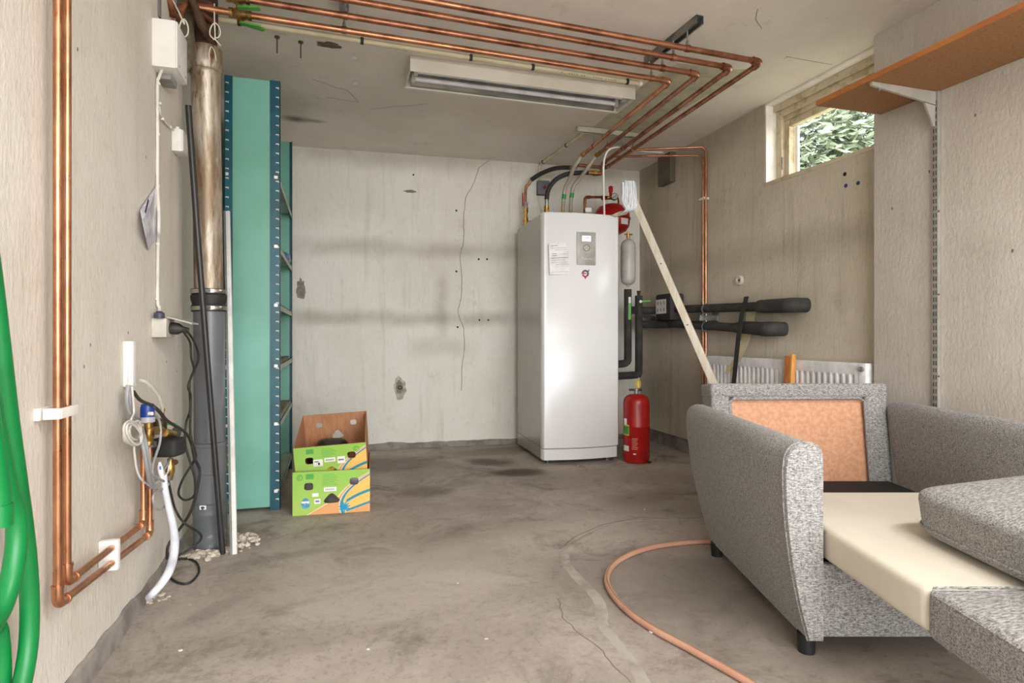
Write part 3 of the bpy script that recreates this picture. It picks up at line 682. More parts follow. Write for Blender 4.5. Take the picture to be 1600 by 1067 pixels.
m_blogo = M('blue_logo', (66, 142, 184), .6, c2=(120, 180, 204), sc=60, lo=.5, hi=.6); m_inkb = M('ink_black', (60, 60, 66), .7); m_inkv = M('ink_violet', (120, 116, 160), .7)
def holes_panel(o, ex, ey, w, h, holes, th, edge_round=.0):
    bm = bmesh.new(); n = ex.cross(ey).normalized(); es = []
    def loop(pts):
        vs_ = [bm.verts.new(o + ex * p[0] + ey * p[1]) for p in pts]
        for i in range(len(vs_)): es.append(bm.edges.new((vs_[i], vs_[(i + 1) % len(vs_)])))
    loop([(0, 0), (w, 0), (w, h), (0, h)])
    for hp in holes: loop(hp)
    bmesh.ops.triangle_fill(bm, use_beauty=True, use_dissolve=False, edges=es, normal=n)
    g_ = bmesh.ops.extrude_face_region(bm, geom=bm.faces[:])
    bmesh.ops.translate(bm, vec=n * th, verts=[v for v in g_['geom'] if isinstance(v, bmesh.types.BMVert)])
    m = MB(); m.bm.free(); m.bm = bm; return m
def oval(cx, cy, rx, ry, n=18, e=.6): return [(cx + rx * math.copysign(abs(math.cos(a)) ** e, math.cos(a)), cy + ry * math.copysign(abs(math.sin(a)) ** e, math.sin(a))) for a in [2 * math.pi * k / n for k in range(n)]]
def drop(cx, cy, rx, ry): return [(cx + rx * p[0], cy + ry * p[1]) for p in ((-1, -.55), (-.85, -.9), (-.2, -1), (.7, -.9), (1, -.6), (.95, -.2), (.5, .5), (.2, .95), (-.1, 1), (-.4, .7), (-.85, -.1))]
def banana_box(o, ex, ey, ez, w, dp, h, label, flip, hb=None):
    hb = hb or h
    t = thing('fruit_box', o, label, 'cardboard box')
    th = .005
    hol = [oval(.205 * w, .66 * h, .058 * w, .085 * h), oval(.79 * w, (.73 if not flip else .72) * h, .058 * w, .085 * h), drop(.5 * w, .36 * h, .105 * w, .115 * h)]
    fr = holes_panel(o, ex, ez, w, h, hol, .001).build('front_panel', m_print, t, uv=(o, ex, ez, w, h))
    holes_panel(o + ey * .0012, ex, ez, w, h, hol, -.004).build('front_lining', m_card, t)
    holb = [oval(.24 * w, .70 * hb, .05 * w, .07 * hb), oval(.78 * w, .72 * hb, .05 * w, .075 * hb), drop(.52 * w, .42 * hb, .09 * w, .12 * hb)]
    holes_panel(o + ey * dp, ex, ez, w, hb, holb, .005).build('rear_panel', m_card, t)
    for q in (0, w - th):
        a = o + ex * q + ey * .006
        MB().slab([a, a + ex * th, a + ex * th + ey * (dp - .012), a + ey * (dp - .012)], ez * h * .995).build('side_panel', m_card, t)
    a = o + ex * th + ey * .006; MB().slab([a, a + ex * (w - 2 * th), a + ex * (w - 2 * th) + ey * (dp - .012), a + ey * (dp - .012)], ez * .005).build('bottom_panel', m_card, t)
    def lab(x0, x1, y0, y1, mat, nm='print', off=.0012): 
        a = o + ex * x0 * w + ez * y0 * h - ey * off
        return MB().slab([a, a + ex * (x1 - x0) * w, a + ex * (x1 - x0) * w + ez * (y1 - y0) * h, a + ez * (y1 - y0) * h], -ey * .0004).build(nm, mat, fr)
    lab(.17, .27, .83, .95, m_prk)
    for k in range(8 if not flip else 6): lab(.38, .38 + .20 * (.75 + .25 * ((k * 7) % 5) / 4), .92 - k * .036, .93 - k * .036, m_prk)
    ring = [o + ex * (.09 if not flip else .86) * w + ez * .87 * h - ey * .0015 + (ex * math.cos(a) + ez * math.sin(a)) * .014 for a in [2 * math.pi * k / 20 for k in range(20)]]
    MB().tube(ring, .0012, 5, 0, True).build('print', m_green, fr)
    a0_ = ring[0] - ex * .014
    MB().tube([a0_ + (ex * math.cos(q) + ez * math.sin(q)) * .007 for q in [.9 + 4.5 * k / 10 for k in range(11)]], .0012, 5).build('print', m_green, fr)
    MB().slab([o + ex * .165 * w + ez * .27 * h - ey * .0012 + (ex * .058 * w * math.cos(a) + ez * .125 * h * math.sin(a)) for a in [2 * math.pi * k / 20 for k in range(20)]], -ey * .0004).build('print', m_blogo, fr)
    lab(.115, .215, .28, .325, m_stk, 'print', .0018)
    if not flip:
        lab(.25, .33, .42, .50, m_stk, 'sticker'); lab(.275, .355, .25, .36, m_stk, 'sticker'); lab(.29, .34, .29, .33, m_inkv, 'print', .0018)
        lab(.40, .56, .525, .62, m_stk, 'sticker')
        for k in range(6): lab(.42 + k * .02, .43 + k * .02, .55, .59, m_inkv, 'print', .0018)
    else:
        lab(.255, .385, .51, .68, m_stk, 'sticker'); lab(.32, .345, .54, .6, m_inkb, 'print', .0018); lab(.27, .33, .62, .64, m_inkb, 'print', .0018)
        lab(.41, .56, .60, .70, m_stk, 'sticker')
        for k in range(6): lab(.43 + k * .02, .44 + k * .02, .625, .67, m_inkb, 'print', .0018)
        lab(.59, .695, .54, .71, m_stk, 'sticker'); lab(.60, .68, .61, .645, m_inkv, 'print', .0018)
    return t
q = onZ(457, 807, 0); q2 = onZ(578, 799, 0); ex = (q2 - q).normalized(); ey = UP.cross(ex); W_ = (q2 - q).length
box1 = banana_box(Vector((q.x, q.y, .002)), ex, ey, UP, W_, .50, .228, 'lower fruit box with green and yellow print, standing on the floor', False)
tl = math.radians(14); ey2 = (ey * math.cos(tl) + UP * math.sin(tl)); ez2 = ex.cross(ey2)
ro = math.radians(-3); ex2 = (ex * math.cos(ro) - ez2 * math.sin(ro)).normalized(); ez3 = ex2.cross(ey2)
box2 = banana_box(Vector((q.x, q.y, 0)) + ex * .013 + ey * .072 + UP * .128, ex2, ey2, ez3, W_ - .022, .47, .232, 'upper fruit box tilted forward in the lower one, plain brown inside', True)
bag = MB(); rr = random.Random(3); bc_ = Vector((q.x, q.y, 0)) + ex * W_ * .44 + ey * .27 + UP * .275
bag.puff(bc_ - ex * .02, ex, ey2, ez3, .10, .11, .055, 14, .7, .7, .45, 5)
o = bag.build('refuse_bag', M('black_plastic', (30, 28, 28), .3, c2=(52, 48, 46), sc=30)); tag(o, 'crumpled black plastic bag inside the upper fruit box', 'bag')
yb = MB().puff(Vector((q.x, q.y, 0)) + ex * W_ * .42 + ey * .125 + UP * .20, (ex + UP * .3).normalized(), ey, UP, .07, .025, .03, 10, .8, .8, .2, 3).build('yellow_wrapper', M('yellow_plastic', (232, 204, 40), .4, c2=(180, 150, 30), sc=12))
tag(yb, 'bright yellow plastic wrapper showing through a hole of the upper fruit box', 'wrapper')
bag2 = MB().puff(Vector((q.x, q.y, 0)) + ex * W_ * .5 + ey * .024 + UP * .105, ex, ey, UP, .16, .0125, .092, 16, .45, .45, .1, 9).build('refuse_bag', M('grey_plastic', (70, 64, 60), .35, c2=(40, 36, 34), sc=25))
tag(bag2, 'dark plastic bag filling the lower fruit box on the floor', 'bag')
# ------------------------------------------------------------------ copper pipes under the ceiling
ZP = 2.35
def elbow_pts(a, c, b, r=.035, n=5):                    # rounded corner at c between a and b
    d1, d2 = (a - c).normalized(), (b - c).normalized(); p1, p2 = c + d1 * r, c + d2 * r
    return [p1 * (1 - t) ** 2 + c * 2 * t * (1 - t) + p2 * t * t for t in [k / n for k in range(n + 1)]]
def pipe_run(pts, r, name, label, cat, mat, fit=True, er=.035, loc=None, fr=1.22, matf=None, group=None, nofit=()):
    t = thing(name, loc or pts[0], label, cat, group); n = len(pts); cuts = [Vector(p) for p in pts]
    pth = [cuts[0]]
    for i in range(1, n - 1): pth += elbow_pts(cuts[i - 1], cuts[i], cuts[i + 1], er)
    pth.append(cuts[-1]); MB().tube(pth, r, 14).build('pipe', mat, t)
    if fit:
        for i in range(1, n - 1):
            if i in nofit: continue
            e = elbow_pts(cuts[i - 1], cuts[i], cuts[i + 1], er); a, b = e[0], e[-1]; d1, d2 = (cuts[i - 1] - cuts[i]).normalized(), (cuts[i + 1] - cuts[i]).normalized()
            m = MB().tube([a + d1 * .022] + e + [b + d2 * .022], r * fr, 14)
            for c0, d in ((a + d1 * .02, d1), (b + d2 * .02, d2)): m.cyl(c0 - d * .004, c0 + d * .004, r * fr * 1.1, 14)
            m.build('elbow_fitting', matf or mat, t)
    return t
R4 = .0142
c4, c3, c2_, c1 = [onZ(*q, ZP) for q in ((1190, 97), (1143, 106), (1092, 116), (1047, 127))]
pl4 = onZ(664, 1, ZP); e4 = onZ(947, 262, ZP)
pl3 = onZ(600, 9.5, ZP); pl2 = onZ(372, -3, ZP); pl1 = onZ(300, 10, ZP)
e1, e2 = onZ(913, 240, ZP), onZ(936, 240, ZP); e3 = onZ(941, 256, ZP)
l4 = c4 + (pl4 - c4) * ((c4.x + .6) / (c4.x - pl4.x)); l3 = c3 + (pl3 - c3) * ((c3.x + .45) / (c3.x - pl3.x))
pipe_run([l4, c4, e4, Vector((onY(903, 262, e4.y).x, e4.y, ZP))], R4, 'copper_pipe', 'copper pipe under the ceiling, its bend closest to the window', 'pipe', m_cop2)
d3 = onY(938, 271.5, e3.y)
pipe_run([l3, c3, e3, Vector((e3.x, e3.y, d3.z)), Vector((e3.x - .055, e3.y, d3.z))], R4, 'copper_pipe', 'copper ceiling pipe that drops above the heat pump to a black hose', 'pipe', m_cop2)
pipe_run([Vector((pl2.x, pl2.y, ZP)), c2_, e2], R4, 'copper_pipe', 'darker copper ceiling pipe ending in a clear hose, next to the shorter one', 'pipe', m_cop2)
pipe_run([pl1, c1, e1], R4, 'copper_pipe', 'copper ceiling pipe running closest beside the cream conduit and the luminaire', 'pipe', m_cop)
# strut channels with threaded rods and clamps
def strut(a, b, name, label, drops, group=None, mt=None):
    t = thing(name, (a + b) / 2, label, 'strut channel', group); e = (b - a).normalized(); s_ = e.cross(UP)
    m = MB()
    m.slab([a + s_ * .02, b + s_ * .02, b - s_ * .02, a - s_ * .02], (0, 0, -.003)); 
    for q in (.02, -.018): m.slab([a + s_ * q, b + s_ * q, b + s_ * (q - .002), a + s_ * (q - .002)], (0, 0, -.04))
    for q in (.02, -.012): m.slab([a + s_ * q - UP * .038, b + s_ * q - UP * .038, b + s_ * (q - .008) - UP * .038, a + s_ * (q - .008) - UP * .038], (0, 0, -.002))
    m.build('channel', mt or M('dark_galvanised', (146, 146, 142), .45, .8, c2=(110, 110, 108), sc=14), t)
    for p in drops:
        top = Vector((p.x, p.y, ZC - .04))
        MB().cyl(top, p + UP * .016, .004, 8).build('threaded_rod', m_steel, t)
        MB().cyl(p + UP * .014, p + UP * .034, .008, 6).build('clamp_nut', m_steel, t)
    return t
def on_seg(a, b, px):                                   # point of segment a-b in the picture column px
    best = None
    for k in range(201):
        q = a.lerp(b, k / 200); X = q.x * cA - q.y * sA; d = q.x * sA + q.y * cA; e = abs(CX + F * X / d - px)
        if best is None or e < best[0]: best = (e, q)
    return best[1]
def clamp(p, ax, t):
    MB().tube([p - ax * .011, p - ax * .0105, p + ax * .0105, p + ax * .011], [.0155, .0175, .0175, .0155], 14).build('pipe_clamp', m_cop2, t)
aX = Vector((1, 0, 0)); aY = Vector((0, 1, 0))
Lp = [(l4, c4), (l3, c3), (Vector((pl2.x, pl2.y, ZP)), c2_), (pl1, c1)]
s1a, s1b = onZ(1012, 93, ZC), onZ(1083, 28, ZC)
dr = [on_seg(*Lp[0], 1074), on_seg(*Lp[1], 1053), on_seg(*Lp[2], 1034), on_seg(*Lp[3], 1017)]
xs_ = sum(d.x for d in dr) / 4; s1a = Vector((xs_, dr[3].y + .03, ZC)); s1b = Vector((xs_ + .02, dr[0].y - .08, ZC))
t = strut(s1a, s1b, 'strut_channel', 'perforated grey steel channel on the ceiling holding the copper pipes near their bends', dr)
for d in dr: clamp(d, aX, t)
dr = [on_seg(*Lp[1], 538), on_seg(*Lp[2], 540), on_seg(*Lp[3], 538)]
t = strut(Vector((dr[2].x, dr[2].y + .07, ZC)), Vector((dr[0].x, dr[0].y - .35, ZC)), 'strut_channel', 'grey steel channel on the ceiling near the hanging screws and peeled paint', dr)
for d in dr: clamp(d, aX, t)
q0, q1 = onZ(919, 204, ZC - .02), onZ(995, 212, ZC - .02); ym = (q0.y + q1.y) / 2
tt = [(ym - a.y) / (b.y - a.y) for a, b in ((c1, e1), (c2_, e2), (c3, e3), (c4, e4))]
dr = [a.lerp(b, k) for (a, b), k in zip(((c1, e1), (c2_, e2), (c3, e3), (c4, e4)), tt)]
t = strut(Vector((dr[0].x - .14, ym, ZC)), Vector((dr[3].x + .05, ym, ZC)), 'strut_channel', 'pale steel channel on the ceiling in front of the heat pump hoses', dr, mt=M('pale_channel', (196, 196, 176), .6, .1))
for d in dr: clamp(d, aY, t)
pale = MB().slab([onZ(*q, ZC) for q in ((1006, 132), (1060, 98), (1140, 108), (1178, 108), (1003, 206), (926, 199))][::-1], (0, 0, -.0015)).build('paint_patch', M('pale_paint', (196, 192, 170), .9), ceiling)
# brass end unions of the two shorter pipes
def union(p, d, t, L=.05, r=.019):
    m = MB(); d = Vector(d).normalized(); m.tube([p - d * L * .5, p + d * L * .05], r, 6); m.cyl(p - d * L * .6, p - d * L * .5, r * .9, 12); m.cyl(p + d * L * .05, p + d * L * .55, r * .75, 12); m.tube([p + d * L * .3, p + d * L * .5], r, 6)
    return m.build('brass_union', m_brass, t)
# ------------------------------------------------------------------ top left corner: valves and old pipes
m_old = M('old_iron', (66, 50, 40), .7, .3, c2=(92, 64, 46), sc=14, bump=.4, bsc=60)
def valve(p, ax, lev, name, label):
    t = thing(name, p - UP * .03, label, 'valve'); ax = Vector(ax).normalized(); lev = Vector(lev)
    m = MB(); m.lathe([(.016, -.045), (.022, -.045), (.022, -.03), (.018, -.028), (.026, -.012), (.027, 0), (.026, .012), (.018, .028), (.022, .03), (.022, .045), (.016, .045)], p, ax, 12); m.build('body', M('aged_brass', (160, 128, 78), .45, .9, c2=(110, 84, 52), sc=18), t)
    MB().cyl(p, p - UP * .04, .008, 8).build('stem', m_brass, t)
    a = p - UP * .04; MB().beam(a, a + lev, .03, .008, UP, .003).build('lever', M('lever_green', (70, 146, 50), .45), t)
    return t
pv = on_seg(*Lp[3], 375)
v1_ = valve(pv, aX, (.085, .0, -.006), 'ball_valve', 'brass ball valve with green lever on the copper pipe beside the cream conduit')
pv2 = on_seg(*Lp[2], 368)
valve(pv2, aX, (.085, -.01, .004), 'ball_valve', 'brass ball valve with green lever on the darker copper ceiling pipe')
va_, vb_ = at(384, 38, 2.62), at(413, 47, 2.68)
MB().beam(va_, vb_, .028, .008, UP, .003).build('lever', M('lever_green', (70, 146, 50), .45), v1_); MB().cyl(pv, va_, .006, 8).build('stem', m_brass, v1_)
pipe_run([at(298, -6, 2.5), at(316, 40, 2.55), at(330, 62, 2.62)], .016, 'iron_pipe', 'slanting dark iron pipe above the steel drain pipe', 'pipe', m_old, er=.02)
pipe_run([at(334, 8, 2.70), at(334, 40, 2.70), at(331, 66, 2.68)], .017, 'iron_pipe', 'short upright dark iron pipe above the steel drain pipe', 'pipe', m_blk, fit=False, er=.01)
pipe_run([at(262, -10, 2.42), at(268, 20, 2.46), at(279, 24, 2.50), at(292, 4, 2.52), at(330, 8, 2.62)], .014, 'copper_bend', 'looping dark copper pipe above the white wall box', 'pipe', m_cop2, er=.03)
pipe_run([at(243, -10, 2.3), at(243, 27, 2.3)], .02, 'cable_duct', 'grey cable duct running up from the white wall box to the ceiling', 'duct', M('grey_duct', (120, 118, 114), .6))
pipe_run([Vector((-.5, 2.95, ZP)), Vector((pl1.x, pl1.y, ZP))], R4, 'copper_pipe', 'short copper pipe end joined to the valve in the ceiling corner', 'pipe', m_cop2)
o = MB().puff(at(285, 45, 2.62), RT, FW, UP, .05, .06, .16, 12, .8, .8, .4, 4).build('insulation_lump', M('dirty_foam', (92, 84, 70), .95, c2=(126, 116, 92), sc=14, bump=.6)); tag(o, 'dirty lump of old insulation around the pipes above the drain', 'insulation')
def tie(pts, label, r=.0028):
    o = MB().tube(pts, r, 6, 5).build('cable_tie', m_tie); tag(o, label, 'cable tie')
def tie_loop(cx, cy, rx, ry, t_, tail): return [at(cx + rx * math.sin(a) * (1 - .25 * math.cos(a)), cy - ry * math.cos(a), t_) for a in [math.pi + 2 * math.pi * k / 14 for k in range(15)]] + [at(*q, t_) for q in tail]
tie([at(270, 0, 2.40), at(280, 20, 2.38), at(288, 38, 2.38)] + tie_loop(287, 44, 7, 14, 2.38, ())[::1][7:] + tie_loop(287, 44, 7, 14, 2.38, ())[:8], 'looped white cable tie hanging at the corner of the white wall box')
tie([at(335, 6, 2.56), at(335, 30, 2.55)] + tie_loop(336, 48, 8, 12, 2.55, ((345, 72),)), 'looped white cable tie round the upright iron pipe')
tie([at(328, 95, 2.60), at(327, 82, 2.60), at(330, 73, 2.60), at(335, 80, 2.60), at(338, 95, 2.6)], 'thin white cable tie lying on the flare of the steel drain pipe', .002)

# ------------------------------------------------------------------ cream conduits, luminaire, screws in the ceiling
def conduit(pts, r, label, clips, mat=m_cream, name='conduit', er=.03):
    t = thing(name, pts[0], label, 'conduit'); n = len(pts); pth = [pts[0]]
    for i in range(1, n - 1): pth += elbow_pts(pts[i - 1], pts[i], pts[i + 1], er)
    MB().tube(pth + [pts[-1]], r, 12).build('tube', mat, t)
    for p, ax in clips:
        ax = Vector(ax).normalized(); MB().tube([p - ax * .008, p + ax * .008], r * 1.25, 12).build('clip', m_blk, t)
        MB().box(p + UP * r * .4, (.014, r * 2.4, r * 2.0), .001, ax, ax.cross(UP)).build('clip_foot', m_blk, t)
    return t
ca, cb_ = onZ(300, 24, 2.46), onZ(999, 131, 2.46)
cvd = conduit([ca, cb_], .0125, 'cream plastic conduit along the ceiling above the luminaire', [(on_seg(ca, cb_, q), cb_ - ca) for q in (374, 565, 737, 831, 979)])
MB().cyl(cb_ - aX * .002, cb_ + aX * .014, .015, 12).build('end_cap', m_wp, cvd)
rr = random.Random(4)
for k in range(26):
    if rr.random() < .25: continue
    p = ca.lerp(cb_, .775 + k * .0065); MB().box(p + Vector((0, -.0105, -.0072)), (.006, .0006, .0045), 0, (1, 0, 0), Vector((0, .6, .8))).build('print', m_inkb, cvd)
k0, k1 = onZ(919, 203, 2.462), onZ(846, 255, 2.462); kw = onB(843, 262, .012)
conduit([k0, Vector((kw.x, kw.y, 2.462)), Vector((kw.x, kw.y, onB(843, 284).z))], .0115, 'thin cream conduit from the ceiling channel down to the grey wall box', [(on_seg(k0, Vector((kw.x, kw.y, 2.462)), q), kw - k0) for q in (916, 885, 849)])
m_lum = M('luminaire_white', (226, 222, 212), .4, c2=(216, 212, 200), sc=4); m_refl = M('reflector', (190, 190, 186), .22, .75)
def luminaire(lx0, lx1, LY0, LY1, label, tube):
    LZ = 2.388; yc = (LY0 + LY1) / 2
    lum = thing('fluorescent_luminaire', ((lx0 + lx1) / 2, yc, LZ), label, 'light fixture')
    m = MB(); m.bx(lx0, lx1, LY0, LY0 + .004, LZ, ZC - .001); m.bx(lx0, lx1, LY0, LY1, ZC - .006, ZC - .001); m.build('housing', m_lum, lum)
    MB().bx(lx0, lx1 - .008, LY1 - .004, LY1, LZ, ZC - .006).build('housing_side', m_lum, lum)
    MB().bx(lx0, lx1 - .008, LY1 - .022, LY1 - .004, LZ - .001, LZ + .003).build('rim', m_lum, lum)
    for x in (lx0, lx1 - .004): MB().bx(x, x + .004, LY0 + .004, LY1 - .004, LZ + .002, ZC - .006).build('end_plate', m_lum, lum)
    rf = [(LY0 + .006, LZ + .012), (LY0 + .05, ZC - .03), (yc - .033, ZC - .014), (yc, ZC - .03), (yc + .032, ZC - .014), (LY1 - .05, ZC - .03), (LY1 - .008, LZ + .012)]
    MB().sweep([[Vector((x, y, z)) for y, z in rf] for x in (lx0 + .03, lx1 - .03)], False).build('reflector', m_refl, lum)
    for y in (yc - .048, yc + .057):
        MB().cyl(Vector((lx0 + .05, y, LZ + .036)), Vector((lx1 - .05, y, LZ + .036)), .013, 14).build('tube_lamp', tube, lum)
        for x in (lx0 + .04, lx1 - .04):
            MB().bx(x - .012, x + .012, y - .014, y + .014, LZ + .012, ZC - .02, .003).build('lamp_holder', M('holder_grey', (186, 186, 180), .4), lum)
    return lum
lum = luminaire(.409, 1.774, 3.255, 3.50, 'white two-tube fluorescent luminaire with open reflector below the cream conduit', M('fluorescent_tube', (238, 236, 244), .25))
MB().slab([onZ(632, 80, ZC), onZ(636, 80, ZC), onZ(641, 92, ZC), onZ(637, 96, ZC)], (0, 0, -.004)).build('mounting_plate', m_lum, lum)
# its twin nearer the garage door is switched on; it lights the side walls, the floor and the armchair
g = G('lit_tube'); m_lit = g.done(lin((255, 252, 244)), .3, 0, Emission_Color=(1.0, .95, .87, 1), Emission_Strength=6.0)
luminaire(.55, 1.915, -.25, -.005, 'switched-on twin luminaire on the ceiling nearer the garage door', m_lit)
ll_ = bpy.data.lights.new('luminaire_light', 'AREA'); ll_.shape = 'RECTANGLE'; ll_.size = 1.25; ll_.size_y = .2; ll_.energy = 24; ll_.color = (1.0, .98, .95)
lo_ = bpy.data.objects.new('luminaire_light', ll_); col.objects.link(lo_); lo_.location = (1.23, -.128, 2.383)
for k, (px, py) in enumerate(((433, 57), (470, 65))):
    p = onZ(px, py, ZC); t = thing('hanging_screw', p - UP * .085, ('long grey screw hanging from the ceiling, the one closer to the green shelving', 'long grey screw hanging from the ceiling, the one closer to the peeled paint')[k], 'screw', 'screws hanging from the ceiling')
    MB().cyl(p - UP * .085, p, .0035, 8).build('shank', M('screw_grey', (112, 104, 96), .5, .6), t); MB().lathe([(.004, -.012), (.013, -.008), (.013, 0)], p, UP, 12).build('washer', M('screw_grey', (112, 104, 96), .5, .6), t)
for px, py in ((553, 90), (555, 130)):
    MB().lathe([(.006, -.006), (.012, -.004), (.012, 0)], onZ(px, py, ZC), UP, 10).build('wall_plug', m_wp, ceiling)

# ------------------------------------------------------------------ wall shelf on the right
m_chb = M('chipboard', (158, 116, 76), .8, c2=(142, 100, 62), sc=80, lo=.35, hi=.65); m_edge = M('shelf_edge', (176, 110, 58), .5, c2=(162, 98, 50), sc=5)
ZS = 2.059
ws = thing('wall_shelf', (2.44, 1.4, ZS), 'long brown chipboard shelf with orange front edge on the pier wall', 'shelf')
MB().bx(2.242, XP - .004, .6, 2.325, ZS, ZS + .02).build('board', m_chb, ws); MB().bx(2.238, 2.242, .6, 2.325, ZS - .001, ZS + .021).build('front_edge', m_edge, ws)
yb_ = 2.033
br = thing('shelf_bracket', (2.45, yb_, 1.9), 'grey steel bracket under the chipboard shelf', 'bracket'); m_brk = M('bracket_grey', (182, 178, 168), .4, .2)
MB().slab([Vector((2.255, yb_ - .006, ZS - .002)), Vector((XP - .022, yb_ - .006, ZS - .002)), Vector((XP - .022, yb_ - .006, ZS - .062)), Vector((2.255, yb_ - .006, ZS - .018))], (0, .012, 0)).build('arm', m_brk, br)
MB().slab([Vector((XP - .085, yb_ - .004, ZS - .058)), Vector((XP - .022, yb_ - .004, ZS - .066)), Vector((XP - .022, yb_ - .004, ZS - .16)), Vector((XP - .032, yb_ - .004, ZS - .16))], (0, .008, 0)).build('brace', m_brk, br)
MB().cyl(Vector((2.30, yb_, ZS - .036)), Vector((2.30, yb_, ZS - .018)), .004, 8).build('screw', m_steel, br)
rl = thing('slotted_rail', (XP - .01, yb_, .6), 'slotted grey steel wall rail carrying the shelf bracket', 'rail')
MB().bx(XP - .02, XP - .001, yb_ - .014, yb_ + .014, .5, ZS, .001).build('channel', M('rail_grey', (172, 170, 162), .4, .4), rl)
m = MB()
for k in range(48):
    z = ZS - .05 - k * .032
    for s_ in (-.0055, .0055): m.bx(XP - .0208, XP - .0198, yb_ + s_ - .0018, yb_ + s_ + .0018, z - .011, z + .009)
m.build('slots', m_dark, rl, kind='stuff')
for py in (330, 460, 588):
    MB().lathe([(.0045, 0), (.003, .003), (0, .003)], onX(1467, py, XP - .0205), (-1, 0, 0), 8).build('screw', M('rust', (120, 70, 50), .8), rl)

# ------------------------------------------------------------------ radiator
rx = XR - .105; ry0, ry1 = 2.40, 3.755; rz0, rz1 = .20, .80
rad = thing('radiator', (rx + .05, (ry0 + ry1) / 2, rz0), 'white panel radiator with vertical flutes on the right wall', 'radiator')
m_rad = M('radiator_white', (232, 230, 230), .35)
n = 30; pr = []
pitch = (ry1 - ry0 - .10) / n
for k in range(n):
    y = ry0 + .06 + k * pitch
    pr += [(y, 0.0), (y + pitch * .28, 0.0), (y + pitch * .42, .012), (y + pitch * .86, .012)]
pr = [(ry0 + .045, 0)] + pr + [(ry1, 0)]
rings = [[Vector((rx + d * s_ - (0 if s_ else .0), y, z)) for y, d in pr] for z, s_ in ((rz0, 0), (rz0 + .05, 0), (rz0 + .07, 1), (rz1 - .075, 1), (rz1 - .055, 0), (rz1, 0))]
mm_ = MB().sweep(rings, False); mm_.build('front_panel', m_rad, rad)
MB().bx(rx + .013, rx + .02, ry0 + .045, ry1, rz0, rz1).build('panel_core', m_rad, rad)
MB().bx(rx + .05, rx + .07, ry0 + .03, ry1, rz0, rz1 - .01).build('rear_panel', m_rad, rad)
MB().bx(rx + .001, rx + .075, ry0 + .045, ry1, rz1 - .002, rz1 + .004, .001).build('top_grille', m_rad, rad)
MB().bx(rx - .003, rx + .08, ry0, ry0 + .045, rz0, rz1 + .006, .006).build('end_cover', m_rad, rad)
MB().bx(rx + .003, rx + .075, ry1 - .003, ry1 + .003, rz0, rz1).build('end_cover', m_rad, rad)
p = RX(1350, 577, .11); MB().lathe([(.014, 0), (.014, .012), (.010, .014), (0, .014)], Vector((rx - .003, ry0 + .022, p.z)), (-1, 0, 0), 14).build('bleed_valve', m_steel, rad)
p = Vector((rx + .035, ry1, rz1 - .04)); MB().cyl(p, p + aY * .03, .012, 12).build('valve_neck', m_steel, rad)
MB().lathe([(.016, .03), (.022, .034), (.023, .085), (.02, .092), (0, .092)], p, aY, 16).build('thermostat_knob', m_wp, rad)
for y in (ry0 + .3, ry1 - .3): MB().bx(rx + .07, XR, y - .02, y + .02, rz1 - .15, rz1 - .05).build('wall_bracket', m_steel, rad)

# ------------------------------------------------------------------ right wall pipes
zu = lambda px, py, off: RX(px, py, off)
pa, pb = RX(1096, 312, .03), RX(1096, 640, .03)
def twin(px, label):
    top = RX(px, 250, .03); zt = top.z
    bot = Vector((top.x, top.y, .14)); return top, bot
t1, t1b = twin(1098.5, ''); t2, t2b = twin(1103, '')
k1, k2 = Vector((XR - .03, t1.y, 2.315)), Vector((XR - .03, t2.y, 2.372))
j1, j2 = c3.lerp(e3, .93), c4.lerp(e4, .80)
pipe_run([j1 + UP * .0, j1 + Vector((.02, .02, .03)), Vector((XR - .10, t1.y + .06, 2.33)), k1, t1b], .0085, 'copper_branch', 'slim copper pipe down the right wall, the one nearer the corner', 'pipe', m_cop, False, .05)
pipe_run([j2, j2 + Vector((.02, .0, .03)), Vector((XR - .10, t2.y + .03, 2.372)), k2, t2b], .0085, 'copper_branch', 'slim copper pipe down the right wall, the one nearer the window', 'pipe', m_cop, False, .05)
p = RX(1098, 311, .02)
o = thing('pipe_clip', p, 'white double pipe clip on the slim copper pipes of the right wall', 'pipe clip'); MB().box(RX(1100, 311, .024), (.046, .07, .02), .005).build('clip_body', m_wp, o)
# lagged pipes
FY = lambda px, py, off: RX(px, py, off)
u0, u1, u2 = RX(1008, 487, .085), RX(1188, 479, .085), RX(1232, 477, .085)
l0, l1, l2 = RX(1004, 508, .085), RX(1150, 512, .085), RX(1200, 514, .085)
bot1 = at(981, 452, 4.9); v1b = at(982, 566, 4.9); v2 = at(998, 462, 4.95); v2b = at(998, 586, 4.95)
lu = thing('lagged_pipe', u1, 'upper black foam lagged pipe along the right wall', 'pipe')
uu = Vector((u0.x, u0.y - .1, u0.z)); vt = Vector((bot1.x, bot1.y, uu.z))
pt = [Vector((vt.x + .02, vt.y, uu.z)), Vector((u0.x - .08, vt.y + .05, uu.z)), Vector((u0.x, vt.y - .10, uu.z)), Vector((u0.x, vt.y - .22, uu.z)), u1]
MB().tube(pt, .031, 16, 6).build('lagging', m_foam, lu); MB().tube([u1 + aY * .02, u1, u1 - aY * .01, u2 + aY * .04, u2 + Vector((.0, .0, 0)), u2 + Vector((.03, -.035, 0)), u2 + Vector((.09, -.05, 0))], [.031, .036, .043, .045, .046, .045, .044], 18, 4).build('end_sleeve', m_foam, lu)
ll = thing('lagged_pipe', l1, 'lower black foam lagged pipe along the right wall', 'pipe')
MB().tube([Vector((v2.x, v2.y, l0.z)) , Vector((l0.x - .08, v2.y + .03, l0.z)), Vector((l0.x, v2.y - .13, l0.z)), Vector((l0.x, v2.y - .25, l0.z)), l1], .031, 16, 6).build('lagging', m_foam, ll)
